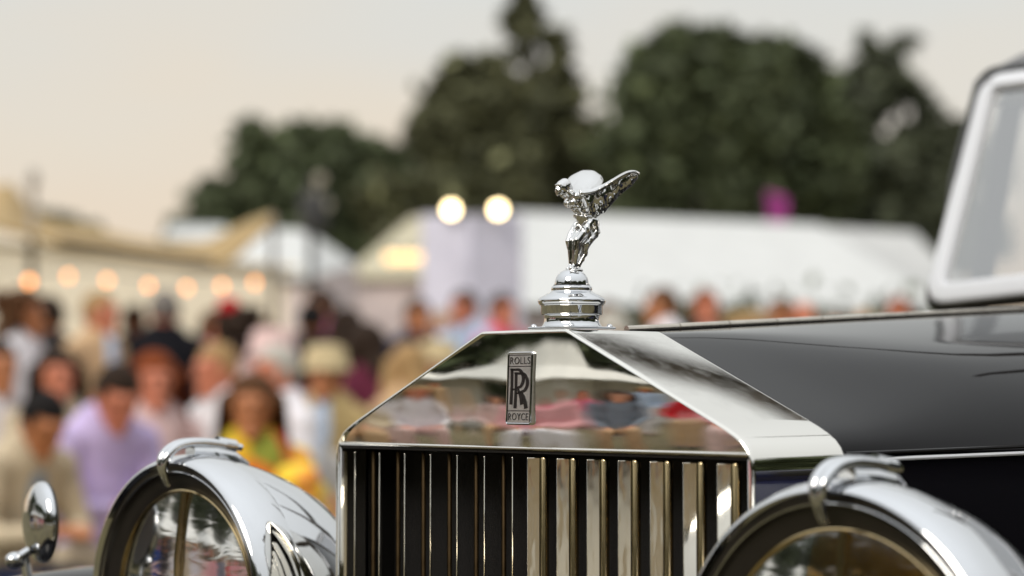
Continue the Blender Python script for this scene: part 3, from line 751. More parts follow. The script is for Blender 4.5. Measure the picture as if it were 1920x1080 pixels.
# ================================================================== TENTS AND STRUCTURES BEHIND
def cloth_m(name, col, rough=.75): return grain(M(name, col, rough), 3, .06)
white_c = cloth_m('white_canvas', (.60, .605, .60)); grey_shade_c = cloth_m('grey_and_shade_canvas', (.50, .50, .495)); tan_c = cloth_m('tan_canvas', (.40, .27, .11)); cream_c = cloth_m('cream_canvas', (.93, .83, .66)); lav_c = cloth_m('lavender_board', (.78, .76, .90)); pinkish_c = cloth_m('pinkish_canvas', (.72, .62, .62)); beige_c = cloth_m('beige_canvas', (.50, .45, .32))
pole_m = M('dark_pole', (.05, .05, .05), .5); grey_pole = M('grey_pole', (.40, .37, .34), .5)
def poly_part(name, pts, mat, parent, thick=.02, dirv=None):
    bm = bmesh.new(); base = parent.location
    vs = [bm.verts.new(Vector(p) - base) for p in pts]; f = bm.faces.new(vs); bm.normal_update()
    n = f.normal.copy() if dirv is None else dirv
    r = bmesh.ops.extrude_face_region(bm, geom=[f])
    for v in [g for g in r['geom'] if isinstance(g, bmesh.types.BMVert)]: v.co -= n * thick
    bmesh.ops.recalc_face_normals(bm, faces=bm.faces)
    return part(name, bm, mat, parent, False)
def pole_part(name, a, b, r, mat, parent):
    bm = bmesh.new(); b_tube(bm, [Vector(a) - parent.location, Vector(b) - parent.location], r, 10); return part(name, bm, mat, parent)

# tan stretch canopy at the left
cn = empty('stretch_canopy', gnd(250, 15)); tag(cn, 'tan stretch canopy with two raised peaks and a dark sagging edge, at the left', 'canopy')
lowx = [(-160, 418), (-60, 414), (0, 424), (60, 440), (110, 456), (180, 468), (250, 480), (320, 490), (400, 498), (440, 478), (475, 446), (508, 410)]
upx = [(-160, 366), (-60, 358), (22, 342), (62, 396), (110, 418), (180, 428), (250, 446), (320, 456), (390, 450), (430, 430), (470, 412), (512, 398)]
bm = bmesh.new()
def canopy(u, v, off=0):
    f = u * (len(lowx) - 1); i = min(len(lowx) - 2, int(f)); t = f - i
    lx = lowx[i][0] + (lowx[i + 1][0] - lowx[i][0]) * t; ly = lowx[i][1] + (lowx[i + 1][1] - lowx[i][1]) * t
    ux = upx[i][0] + (upx[i + 1][0] - upx[i][0]) * t; uy = upx[i][1] + (upx[i + 1][1] - upx[i][1]) * t
    a = at(lx, ly, 14.2); b = at(ux, uy, 18.5); p = a.lerp(b, v); p.z -= .06 * math.sin(math.pi * v)
    return p - cn.location + Vector((0, 0, off))
A = b_grid(bm, lambda u, v: canopy(u, v), 44, 8); B = b_grid(bm, lambda u, v: canopy(u, v, -.03), 44, 8, True)
for i in range(44):
    for j in (0, 8): bm.faces.new((A[i][j], A[i + 1][j], B[i + 1][j], B[i][j]))
bmesh.ops.recalc_face_normals(bm, faces=bm.faces)
part('canopy_cloth', bm, tan_c, cn)
pole_part('pole', gnd(55, 15.4), at(62, 318, 15.4), .028, grey_pole, cn); pole_part('pole', gnd(520, 16.5), at(512, 404, 16.5), .025, grey_pole, cn)
bm = bmesh.new(); b_ball(bm, at(62, 335, 15.4) - cn.location, (.045, .045, .07)); part('finial', bm, grey_pole, cn)
pole_part('edge_rope', at(110, 449, 14.15), at(400, 492, 14.15), .02, pole_m, cn)

cm = empty('cream_marquee', gnd(200, 23)); tag(cm, 'cream walled marquee behind the string of warm bulbs, at the left', 'marquee')
poly_part('wall', [gnd(-260, 21), gnd(560, 21), at(560, 500, 21), at(-260, 425, 21)], cream_c, cm, .04)
poly_part('roof', [at(-260, 424, 20.9), at(560, 499, 20.9), at(540, 496, 25), at(-260, 422, 25)], cream_c, cm, .04)

wp = empty('white_pavilion', gnd(525, 24)); tag(wp, 'white pavilion with a hipped roof behind the tan canopy tip', 'pavilion')
e1, e2, e3 = at(375, 508, 22), at(582, 520, 20.5), at(672, 496, 24); r1, r2 = at(445, 432, 24), at(572, 430, 23.6)
poly_part('roof', [e1, e2, r2, r1], white_c, wp, .03); poly_part('roof_end', [e2, e3, r2], white_c, wp, .03)
poly_part('wall', [gnd(385, 22.1), gnd(581, 20.7), at(581, 520, 20.7), at(385, 508, 22.1)], pinkish_c, wp, .03)
poly_part('wall', [gnd(583, 20.7), gnd(670, 24.05), at(670, 497, 24.05), at(583, 520, 20.7)], pinkish_c, wp, .03)
bw = empty('small_white_tent', gnd(360, 34)); tag(bw, 'small white tent top seen above the sagging tan canopy edge', 'tent')
poly_part('roof', [at(305, 445, 34), at(450, 455, 34), at(420, 424, 35), at(320, 422, 35)], white_c, bw, .03); poly_part('wall', [gnd(310, 34.1), gnd(450, 34.1), at(450, 455, 34.1), at(310, 445, 34.1)], white_c, bw, .03)

bt = empty('beige_tent', gnd(730, 27)); tag(bt, 'beige tent with a sloping roof left of the lavender board', 'tent')
poly_part('roof', [at(640, 520, 25), at(812, 520, 25), at(812, 402, 29), at(770, 408, 29)], beige_c, bt, .03)
poly_part('wall', [gnd(640, 25.1), gnd(812, 25.1), at(812, 520, 25.1), at(640, 520, 25.1)], pinkish_c, bt, .03)

lb = empty('event_board', gnd(882, 18)); tag(lb, 'tall lavender double board with two faint round marks, under twin floodlights', 'board')
for x0, x1, d0, d1 in ((790, 880, 18.15, 17.9), (881.5, 980, 17.9, 18.2)):
    pn = poly_part('board_panel', [gnd(x0, d0), gnd(x1, d1), at(x1, 402, d1), at(x0, 402, d0)], lav_c, lb, .05)
mark_m = M('mark_grey', (.60, .58, .70), .7)
for x, y_ in ((842, 478), (941, 474)):
    bm = bmesh.new(); c = at(x, y_, 17.78) - lb.location; dr = -Vector((FW.x, FW.y, 0)).normalized(); xx = RT
    b_lathe(bm, [(.045, 0), (.045, .01), (.060, .01), (.060, 0)], Matrix.Translation(c) @ dr.to_track_quat('Z', 'Y').to_matrix().to_4x4(), 24); part('round_mark', bm, mark_m, lb)

def emit(name, col, st):
    m = bpy.data.materials.new(name); m.use_nodes = True; p = m.node_tree.nodes['Principled BSDF']
    p.inputs['Base Color'].default_value = (*col, 1); p.inputs['Emission Color'].default_value = (*col, 1); p.inputs['Emission Strength'].default_value = st; return m
flood_e = emit('floodlight_glow', (1.0, .78, .42), 12.0); bulb_e = emit('bulb_glow', (1.0, .36, .09), 5.0); strip_e = emit('lamp_glow', (1.0, .66, .30), 1.5)
dr = -Vector((FW.x, FW.y, 0)).normalized(); DM = dr.to_track_quat('Z', 'Y').to_matrix().to_4x4()
for i, (x, y_, lab) in enumerate(((846, 393, 'lit floodlight on the left panel of the lavender board'), (934, 393, 'lit floodlight on the right panel of the lavender board'))):
    p = at(x, y_, 17.9); f = empty('floodlight', p); tag(f, lab, 'floodlight', 'twin floodlights on the board')
    bm = bmesh.new(); b_lathe(bm, [(.064, .02), (.068, .0), (.05, -.06), (.02, -.09), (0, -.09)], DM, 24); part('housing', bm, pole_m, f)
    bm = bmesh.new(); b_lathe(bm, [(.050, .012), (.036, .018), (0, .02)], DM, 24); part('lamp', bm, flood_e, f)
    bm = bmesh.new(); b_tube(bm, [Vector((0, 0, -.05)), Vector((0, 0, at(x, 402, 17.9).z - p.z - .03))], .012, 8); part('bracket', bm, pole_m, f)
for x in (735, 762, 788):
    p = at(x, 484, 24.6); f = empty('tent_lamp', p); tag(f, {735: 'leftmost of three warm lamps on the beige tent eave', 762: 'middle of three warm lamps on the beige tent eave', 788: 'warm lamp on the beige tent eave nearest the lavender board'}[x], 'lamp', 'warm lamps on the beige tent')
    bm = bmesh.new(); b_ball(bm, (0, 0, 0), (.09, .09, .07)); part('lamp', bm, strip_e, f)
    bm = bmesh.new(); b_tube(bm, [(0, 0, .06), (0, 0, .12)], .03, 8); part('socket', bm, pole_m, f)

# string of warm bulbs
sl = empty('light_string_wire', gnd(260, 14)); sl_pts = []
bulbs = [(55, 528), (128, 518), (201, 526), (279, 536), (350, 540), (416, 536), (478, 530)]
wire = [at(-20, 505, 13.6)] + [at(x, y_ - 14, 13.6) for x, y_ in bulbs] + [at(512, 500, 13.8)]
bm = bmesh.new(); b_tube(bm, [p - sl.location for p in wire], .006, 6); part('wire', bm, pole_m, sl)
tag(sl, 'thin dark wire that carries the warm bulbs in front of the cream marquee', 'wire')
labs = ['brightest orange bulb at the left end of the string, beside the grey pole', 'second warm bulb from the left end of the string', 'third warm bulb of the string, above the blond man in tan', 'fourth warm bulb of the string, left of the grey-haired man in black', 'fifth warm bulb of the string, right of the grey-haired man in black', 'sixth warm bulb of the string, left of the red hat', 'last warm bulb at the right end of the string, above the red hat']
for i, (x, y_) in enumerate(bulbs):
    p = at(x, y_, 13.6); b = empty('string_bulb', p); tag(b, labs[i], 'light bulb', 'warm bulbs on the string')
    bm = bmesh.new(); r_ = .022 if i == 0 else .017; b_ball(bm, (0, 0, 0), (r_, r_, r_ * 1.25)); part('globe', bm, bulb_e, b)
    bm = bmesh.new(); b_tube(bm, [(0, 0, .032), (0, 0, .055)], .012, 8); part('socket', bm, pole_m, b)

# big white marquee
mq = empty('white_marquee', gnd(1300, 26)); tag(mq, 'long white marquee with a broad plain roof behind the mascot and bonnet', 'marquee')
ra, rb = at(960, 396, 25.5), at(1535, 421, 28.2); ea, eb = at(935, 572, 21.5), at(1790, 584, 24.5)
poly_part('roof_slope', [ea, eb, rb, ra], white_c, mq, .04)
rc = at(1850, 560, 31)
poly_part('roof_end', [eb, rc, rb], grey_shade_c, mq, .04)  # shade on the hip end is put into a greyer canvas colour
poly_part('wall', [gnd(940, 21.7), gnd(1785, 24.6), at(1785, 586, 24.6), at(940, 574, 21.7)], pinkish_c, mq, .04)
mq2 = empty('grey_marquee', gnd(1680, 36)); tag(mq2, 'pale grey marquee roof behind the right end of the long white one', 'marquee')
poly_part('roof_slope', [at(1480, 520, 33), at(1830, 560, 34), at(1715, 436, 37), at(1520, 424, 36.5)], grey_shade_c, mq2, .04)
poly_part('wall', [gnd(1480, 33.2), gnd(1830, 34.2), at(1830, 561, 34.2), at(1480, 521, 33.2)], grey_shade_c, mq2, .04)
hd = empty('hedge', gnd(1380, 20)); tag(hd, 'low clipped green hedge along the foot of the white marquee', 'hedge')
bl = [((at(x, 604, 20.6) - hd.location)[:], (.30, .30, .22), 1) for x in range(1120, 1760, 28)]
obj('foliage', leaves_mesh('foliage', [((c[0], c[1], c[2] - .45), (.32, .32, .65), 1) for c, _, _ in bl], 9000, .07, leaf_a, 77), None, hd)

fl = empty('magenta_flag', gnd(1455, 29.5)); tag(fl, 'magenta feather flag rising above the white marquee roof', 'flag')
bm = bmesh.new()
def flagf(u, v): return at(1434 + 44 * u + 3 * math.sin(v * 5), 420 - (62 - 14 * u * u) * v, 29.5) - fl.location + Vector((0, .06 * math.sin(u * 4 + v * 3), 0))
A = b_grid(bm, flagf, 10, 12); r = bmesh.ops.solidify(bm, geom=bm.faces[:], thickness=.01)
part('cloth', bm, M('magenta_cloth', (.55, .10, .42), .7), fl); pole_part('pole', gnd(1434, 29.5), at(1434, 352, 29.5), .02, pole_m, fl)
lp = empty('floodlight_pole', gnd(580, 19)); tag(lp, 'dark tall pole with a cluster of dull lamp heads, right of the tan canopy tip', 'pole')
pole_part('mast', gnd(579, 19), at(586, 335, 19), .035, pole_m, lp)
lamp_dull = M('dull_lamp', (.42, .38, .30), .35)
for x, y_ in ((600, 336), (588, 358), (575, 388), (612, 384)):
    bm = bmesh.new(); b_lathe(bm, [(.05, .02), (.055, 0), (.04, -.07), (0, -.08)], Matrix.Translation(at(x, y_, 19) - lp.location) @ DM, 16); b_lathe(bm, [(.048, .021), (0, .03)], Matrix.Translation(at(x, y_, 19) - lp.location) @ DM, 16); part('lamp_head', bm, lamp_dull, lp)
bm = bmesh.new(); b_box(bm, at(588, 400, 19) - lp.location, (.20, .20, .34), bev=.03); part('control_box', bm, pole_m, lp)

# ================================================================== PEOPLE
def cloth(name, col): return grain(M(name, col, .9, spec=.12), 18, .14, .3, 30, dist=.004)
def floral(name, cols):
    m = M(name, cols[0], .8); nt = m.node_tree; p = nt.nodes['Principled BSDF']
    tc = nt.nodes.new('ShaderNodeTexCoord'); v = nt.nodes.new('ShaderNodeTexVoronoi'); v.inputs['Scale'].default_value = 11
    nt.links.new(tc.outputs['Object'], v.inputs[0]); s = nt.nodes.new('ShaderNodeSeparateColor'); nt.links.new(v.outputs['Color'], s.inputs[0])
    rp = nt.nodes.new('ShaderNodeValToRGB'); rp.color_ramp.interpolation = 'CONSTANT'; nt.links.new(s.outputs[0], rp.inputs[0])
    ramp_set(rp.color_ramp, [(i / len(cols), c) for i, c in enumerate(cols)]); nt.links.new(rp.outputs[0], p.inputs['Base Color']); return m
skin = {k: M('skin_' + k, c, .5) for k, c in {'fair': (.66, .32, .19), 'tan': (.52, .20, .085), 'ruddy': (.64, .22, .125), 'brown': (.27, .10, .045)}.items()}
hair = {k: M('hair_' + k, c, .75, spec=.15) for k, c in {'black': (.012, .010, .010), 'brown': (.095, .042, .018), 'dark': (.030, .018, .012), 'red': (.20, .045, .011), 'grey': (.20, .18, .165), 'blond': (.38, .24, .11), 'white': (.5, .47, .42)}.items()}
eye_m = M('eye', (.02, .015, .01), .2)
CL = {k: cloth('cloth_' + k, c) for k, c in {'black': (.012, .012, .016), 'navy': (.020, .025, .055), 'white': (.84, .81, .86), 'lavender': (.62, .51, .82), 'beige': (.60, .50, .36), 'tan': (.62, .42, .25), 'blue': (.48, .60, .80), 'pink': (.82, .42, .45), 'paleblush': (.80, .58, .56), 'hotpink': (.80, .15, .26), 'red': (.62, .02, .03), 'purple': (.28, .07, .20), 'maroon': (.12, .022, .045), 'khaki': (.44, .33, .16), 'greyblue': (.22, .27, .33), 'charcoal': (.04, .038, .04), 'royal': (.03, .08, .32), 'yellow': (.62, .48, .05), 'green': (.06, .16, .05)}.items()}
CL['floral'] = floral('cloth_floral', [(.85, .48, .02), (.88, .62, .02), (.88, .22, .03), (.86, .56, .03), (.80, .10, .05), (.88, .60, .04), (.34, .38, .05), (.88, .34, .05)])
straw = cloth('straw', (.62, .50, .30))

def person_meshes():
    """poses share their meshes: standing, standing with folded arms, sitting, sitting head bowed over the hands"""
    out = {}
    V = Vector
    for pose in ('stand', 'fold', 'sit', 'bow'):
        sit = pose in ('sit', 'bow')
        if sit:
            hip = V((0, .02, .53)); chest = V((0, .03, .98)); neck = V((0, .0, 1.10)); headc = V((0, -.03, 1.245))
            if pose == 'bow': chest = V((0, -.04, .96)); neck = V((0, -.10, 1.08)); headc = V((0, -.185, 1.185))
            legs = [[V((s * .09, .0, .53)), V((s * .13, -.44, .53)), V((s * .13, -.42, .09)), V((s * .14, -.58, .04))] for s in (-1, 1)]
        else:
            hip = V((0, .0, .95)); chest = V((0, .01, 1.32)); neck = V((0, .0, 1.47)); headc = V((0, -.02, 1.60))
            legs = [[V((s * .09, 0, .93)), V((s * .095, -.02, .50)), V((s * .10, .02, .09)), V((s * .12, -.13, .035))] for s in (-1, 1)]
        sh = [neck + V((s * .160, .02, -.075)) for s in (-1, 1)]
        if pose == 'stand': el = [sh[i] + V((s * .05, .03, -.29)) for i, s in enumerate((-1, 1))]; wr = [el[i] + V((s * .0, -.07, -.25)) for i, s in enumerate((-1, 1))]
        elif pose == 'fold': el = [sh[i] + V((s * .07, .0, -.29)) for i, s in enumerate((-1, 1))]; wr = [el[0] + V((.23, -.17, .03)), el[1] + V((-.21, -.20, .08))]
        elif pose == 'sit': el = [sh[i] + V((s * .07, -.02, -.28)) for i, s in enumerate((-1, 1))]; wr = [V((-.12, -.28, .635)), V((.12, -.30, .635))]
        else: el = [sh[i] + V((s * .08, -.04, -.27)) for i, s in enumerate((-1, 1))]; wr = [V((-.07, -.36, .76)), V((.06, -.36, .76))]
        tor = [(hip, .148, .105), (hip.lerp(chest, .45), .124, .095), (chest, .150, .105), (chest.lerp(neck, .62), .136, .085)]
        def torso(bm, g=0.0, upto=4):
            for i, (p, rx, ry) in enumerate(tor[:upto]): b_ball(bm, p, (rx + g, ry + g, .12 + g), u=16, v=10)
            for (p, rx, ry), (q, qx, qy) in zip(tor[:upto], tor[1:upto]):
                for f in (.25, .5, .75): b_ball(bm, p.lerp(q, f), (rx + (qx - rx) * f + g, ry + (qy - ry) * f + g, .10), u=16, v=8)
        bm = bmesh.new(); torso(bm)
        b_cone(bm, neck + V((0, .01, -.05)), headc + V((0, .01, -.07)), .058, .052)
        tilt = Matrix.Rotation(R(28 if pose == 'bow' else 0), 4, 'X')
        tilt = tilt @ Matrix.Diagonal((1.07, 1.07, 1.06, 1))
        def hp(x, y_, z_): return headc + (tilt @ V((x, y_, z_)))
        b_ball(bm, headc, (.074, .092, .112), tilt, 18, 14); b_ball(bm, hp(0, -.038, -.062), (.052, .050, .056), tilt)
        b_cone(bm, hp(0, -.090, .012), hp(0, -.108, -.022), .010, .016, 8); b_ball(bm, hp(0, -.078, -.100), .024); b_ball(bm, hp(0, -.083, -.062), (.026, .014, .012))
        b_ball(bm, hp(0, -.078, .030), (.055, .022, .014))
        for s in (-1, 1): b_ball(bm, hp(s * .077, .005, -.005), (.012, .022, .034))
        for i, s in enumerate((-1, 1)):
            b_ball(bm, sh[i], .062); b_cone(bm, sh[i], el[i], .052, .040); b_cone(bm, el[i], wr[i], .040, .026)
            d = (wr[i] - el[i]).normalized(); side = d.cross(V((0, 0, 1)));
            side = side.normalized() if side.length > .2 else V((0, -1, 0)); dn = side.cross(d).normalized()
            pc = wr[i] + d * .05; b_cone(bm, wr[i], pc + d * .02, .024, .030, 10)
            for k, ln in enumerate((.060, .072, .068, .052)):
                p0 = pc + side * ((k - 1.5) * .0185) + d * .03; p1 = p0 + d * ln * .55 - dn * .006; p2 = p1 + d * ln * .38 - dn * .022
                b_cone(bm, p0, p1, .0092, .0086, 8); b_cone(bm, p1, p2, .0086, .0078, 8)
            t0 = wr[i] + d * .025 - side * .026; b_cone(bm, t0, t0 + d * .036 - side * .022, .0115, .0095, 8); b_cone(bm, t0 + d * .036 - side * .022, t0 + d * .066 - side * .020 - dn * .01, .0095, .008, 8)
        for lg in legs:
            b_cone(bm, lg[0], lg[1], .085, .055); b_cone(bm, lg[1], lg[2], .056, .038); b_cone(bm, lg[2], lg[3], .040, .030)
        out[pose, 'body'] = remesh(bm, 'person_body', .0095, 3)
        # long-sleeved top
        bm = bmesh.new(); torso(bm, .022)
        b_ball(bm, neck + V((0, .015, -.05)), (.085, .075, .045))
        for i in (0, 1): b_ball(bm, sh[i], .078); b_cone(bm, sh[i], el[i], .070, .056); b_cone(bm, el[i], el[i].lerp(wr[i], .88), .056, .040)
        if not sit: b_ball(bm, hip + V((0, 0, -.02)), (.178, .135, .13))
        out[pose, 'top'] = remesh(bm, 'top', .015, 3)
        bm = bmesh.new(); torso(bm, .018)
        for i in (0, 1): b_ball(bm, sh[i], .070); b_cone(bm, sh[i], sh[i].lerp(el[i], .35), .066, .062)
        if not sit:
            for k in range(9): f = k / 8; b_ball(bm, hip + V((0, 0, -.48 * f)), (.17 + .06 * f, .13 + .07 * f, .07), u=18)
        else:
            for s in (-1, 0, 1): b_cone(bm, V((s * .10, .0, .55)), V((s * .13, -.44, .54)), .105, .085)
            for s in (-1, 0, 1): b_cone(bm, V((s * .12, -.45, .52)), V((s * .13, -.46, .30)), .085, .075)
        out[pose, 'dress'] = remesh(bm, 'dress', .016, 3)
        bm = bmesh.new(); b_ball(bm, hip, (.165, .125, .12))
        for lg in legs: b_cone(bm, lg[0], lg[1], .102, .076); b_cone(bm, lg[1], lg[2], .078, .062)
        out[pose, 'trousers'] = remesh(bm, 'trousers', .016, 3)
        for i, lg in enumerate(legs):
            bm = bmesh.new(); d = Vector((0, -1, 0)); c = lg[2].lerp(lg[3], .6); b_ball(bm, V((c.x, c.y + .02, .045)), (.050, .135, .045)); b_ball(bm, V((lg[2].x, lg[2].y + .01, .07)), (.05, .055, .06))
            out[pose, 'shoe%d' % i] = finish(bm, 'shoe', None)
        for s in (-1, 1):
            bm = bmesh.new(); b_ball(bm, hp(s * .030, -.088, .010), (.012, .007, .008), tilt, 10, 8); out[pose, 'eye%d' % s] = finish(bm, 'eye', None)
        def cut(bm):   # keep hair off the face
            ds = [v for v in bm.verts if (lambda q: q.y < -.052 and q.z < .055)(tilt.inverted() @ (v.co - headc))]
            bmesh.ops.delete(bm, geom=ds, context='VERTS')
        bm = bmesh.new(); b_ball(bm, hp(0, .012, .022), (.084, .098, .106), tilt, 24, 18); cut(bm)
        ds = [v for v in bm.verts if (tilt.inverted() @ (v.co - headc)).z < -.045]; bmesh.ops.delete(bm, geom=ds, context='VERTS')
        out[pose, 'short'] = finish(bm, 'hair', None, ang=0)
        bm = bmesh.new(); b_ball(bm, hp(0, .016, .020), (.096, .108, .112), tilt, 24, 18)
        for s in (-1, 1): b_cone(bm, hp(s * .082, -.005, .02), hp(s * .098, -.02, -.24), .046, .052, 12)
        b_cone(bm, hp(0, .055, .0), hp(0, .085, -.24), .075, .070, 14)
        cut(bm); out[pose, 'long'] = finish(bm, 'hair', None, ang=0)
        bm = bmesh.new(); rg = random.Random(4)
        b_ball(bm, hp(0, .022, .022), (.105, .112, .118), tilt, 20, 14)
        for k in range(40):
            a = rg.uniform(0, 6.28); z_ = rg.uniform(-.14, .10); r_ = .105; b_ball(bm, hp(r_ * math.cos(a), .03 + r_ * math.sin(a) * .95, z_), rg.uniform(.030, .046), None, 8, 6)
        cut(bm); out[pose, 'curly'] = finish(bm, 'hair', None, ang=0)
        bm = bmesh.new(); hm = Matrix.Translation(hp(0, .005, .060)) @ tilt
        b_lathe(bm, [(.116, -.030), (.119, -.022), (.106, .000), (.100, .016), (.096, .060), (.086, .082), (.05, .092), (0, .094)], hm, 32); b_lathe(bm, [(.116, -.030), (.100, .004), (.0, .02)], hm, 32); out[pose, 'hat'] = finish(bm, 'hat', None)
        bm = bmesh.new(); 
        for k in range(12):
            a = k * 2.4; b_ball(bm, hp(.05 + .045 * math.cos(a) * (k / 12), .0 + .045 * math.sin(a), .125 + .02 * math.sin(k * 1.7)), .034, None, 8, 6)
        out[pose, 'flower'] = finish(bm, 'hair_flower', None)
        bm = bmesh.new(); b_ball(bm, chest + V((0, -.085, .02)), (.055, .055, .19)); out[pose, 'front'] = finish(bm, 'shirt_front', None)
        out[pose, 'headtop'] = headc.z + .137
    return out
PM = person_meshes()
def sub(name, me, mat, parent):
    o = bpy.data.objects.new(name, me); COL.objects.link(o); o.parent = parent
    if not me.materials: me.materials.append(None)
    o.material_slots[0].link = 'OBJECT'; o.material_slots[0].material = mat
    return o
def chair(p, rz, label):
    c = empty('folding_chair', p, rz); tag(c, label, 'chair', 'white chairs under the seated guests')
    for nm, ps in CHAIR: 
        o = obj(nm, ps, None, c)
    return c
white_paint = M('white_chair_paint', (.75, .74, .70), .5)
CHAIR = []
bm = bmesh.new(); b_box(bm, (0, .03, .425), (.42, .42, .035), bev=.01); CHAIR.append(('seat', finish(bm, 'seat', white_paint)))
bm = bmesh.new(); b_box(bm, (0, .262, .80), (.42, .025, .18), bev=.008); CHAIR.append(('backrest', finish(bm, 'backrest', white_paint)))
for x_, y_, zt in ((-.19, -.14, .42), (.19, -.14, .42), (-.19, .245, .86), (.19, .245, .86)):
    bm = bmesh.new(); b_tube(bm, [(x_, y_, 0), (x_, y_, zt)], .014, 8); CHAIR.append(('leg', finish(bm, 'leg', white_paint)))

def person(px, ytop, dep, pose, face, label, sk='fair', hr='short', hc='brown', top=None, dress=None, bot='charcoal', front=None, hat=None, flower=None, group='guests on the lawn', loc=None, scale=None, chair_lab=None):
    """face: heading in degrees in the picture: 0 towards the camera, 90 to the picture's left, 180 away"""
    if loc is None:
        p = gnd(px, dep); zt = H + (743 - ytop) / FPX * dep
        s = zt / (PM[pose, 'headtop'] + (.03 if hr != 'short' else 0) + (.04 if hat else 0))
        toc = math.atan2(CAM.x - p.x, -(CAM.y - p.y))        # rotation that turns local -y to the camera
        rz = toc - R(face)
    else:
        p = Vector((loc[0], loc[1], 0)); s = scale or 1.0; rz = R(face)
    e = empty('person', p, rz); e.scale = (s, s, s); tag(e, label, 'person', group)
    sub('body', PM[pose, 'body'], skin[sk], e)
    if dress: sub('dress', PM[pose, 'dress'], CL[dress], e)
    else:
        sub('top', PM[pose, 'top'], CL[top], e); sub('trousers', PM[pose, 'trousers'], CL[bot], e)
    if front: sub('shirt_front', PM[pose, 'front'], CL[front], e)
    for k in (0, 1): sub('shoe', PM[pose, 'shoe%d' % k], CL['charcoal'], e)
    for k in (-1, 1): sub('eye', PM[pose, 'eye%d' % k], eye_m, e)
    if hr: sub('hair', PM[pose, hr], hair[hc], e)
    if hat: sub('hat', PM[pose, 'hat'], hat, e)
    if flower: sub('hair_flower', PM[pose, 'flower'], CL[flower], e)
    if pose in ('sit', 'bow'):
        c = chair(p, rz, chair_lab or ('white chair of the guest' + ' '.join(label.split(' sitting')[0].replace('person', '').split(' ')[:11])))
        c.scale = (s, s, s)
    return e

# standing row, left to right
person(38, 540, 10.6, 'stand', -60, 'person with big brown curls in a white top standing at the far left', 'tan', 'curly', 'brown', top='white', bot='beige')
person(92, 560, 11.2, 'stand', 150, 'person in a dark jacket standing close behind the curly-haired guest', 'tan', 'short', 'dark', top='charcoal')
person(184, 552, 11.2, 'stand', -50, 'blond person in a tan jacket over a pale blue shirt, standing', 'ruddy', 'short', 'blond', top='tan', bot='beige', front='blue')
person(252, 578, 15.5, 'stand', 10, 'black-haired person in dark clothes standing far behind, beside the man in black', 'brown', 'short', 'black', top='black')
person(309, 550, 12.3, 'stand', 172, 'grey-haired person in a black suit standing with back turned', 'ruddy', 'short', 'grey', top='black', bot='black')
person(404, 578, 13.2, 'stand', -30, 'brown-haired person in a pink top standing right of the black suit', 'ruddy', 'long', 'brown', top='pink', bot='beige')
person(446, 572, 11.6, 'stand', 150, 'dark-haired person with a red flower on the head and pale dress', 'fair', 'curly', 'dark', dress='paleblush', flower='red')
person(500, 600, 13.5, 'stand', 40, 'person in a maroon top half hidden behind the red flower hat', 'tan', 'long', 'brown', top='maroon')
person(604, 548, 14, 'stand', 60, 'person in a purple top standing left of the pavilion wall', 'tan', 'short', 'dark', top='purple', bot='black')
person(584, 572, 13, 'stand', 200, 'person in black standing just left of the purple tops', 'tan', 'short', 'black', top='black', bot='black')
person(650, 576, 12.2, 'stand', 120, 'person in a plum jacket with brown hair standing side on', 'brown', 'long', 'dark', top='maroon', bot='black')
person(782, 566, 14, 'fold', -20, 'person in a navy top with folded arms standing before the board', 'tan', 'short', 'dark', top='navy')
person(872, 550, 14.5, 'stand', 30, 'dark-haired person in a light blue shirt before the lavender board', 'ruddy', 'short', 'dark', top='blue')
person(940, 556, 14.5, 'stand', -30, 'person in a hot pink top before the right panel of the lavender board', 'ruddy', 'short', 'dark', top='hotpink')
person(830, 590, 17, 'stand', 0, 'person in white standing between the navy top and the light blue shirt', 'fair', 'short', 'blond', top='white')
person(1140, 572, 15, 'stand', 0, 'tanned person half hidden behind the chrome radiator cap', 'tan', 'short', 'brown', top='white')
person(1246, 544, 14, 'stand', 70, 'tanned person in a loose white shirt standing right of the radiator cap', 'tan', 'short', 'brown', top='white')
person(1212, 590, 13.4, 'bow', 70, 'person in white sitting in front of the loose white shirt', 'fair', 'short', 'white', top='white')
person(1322, 549, 14.2, 'stand', -20, 'person with auburn hair in a dark jacket over pink, standing', 'ruddy', 'short', 'red', top='charcoal', front='pink')
person(1380, 584, 14.5, 'sit', -40, 'blond person in a yellow top sitting behind the bonnet', 'tan', 'long', 'blond', top='yellow')
person(1420, 588, 14.8, 'sit', 40, 'person in khaki with tanned face sitting behind the bonnet', 'tan', 'short', 'blond', top='khaki')
person(1466, 566, 15, 'stand', 20, 'brown-haired person behind the bonnet left of a bald guest', 'tan', 'short', 'brown', top='charcoal')
person(1503, 562, 15, 'stand', -30, 'bald red-faced person standing behind the bonnet', 'ruddy', None, None, top='greyblue')
person(1566, 590, 17, 'stand', 0, 'person in pale blue far behind the bonnet', 'fair', 'short', 'grey', top='blue')
person(1620, 588, 16.5, 'stand', 30, 'person in white with a ruddy face far behind the bonnet', 'ruddy', 'short', 'blond', top='white')
person(1685, 562, 16, 'stand', 0, 'ruddy person in red standing nearest the windscreen', 'ruddy', 'short', 'red', top='red')
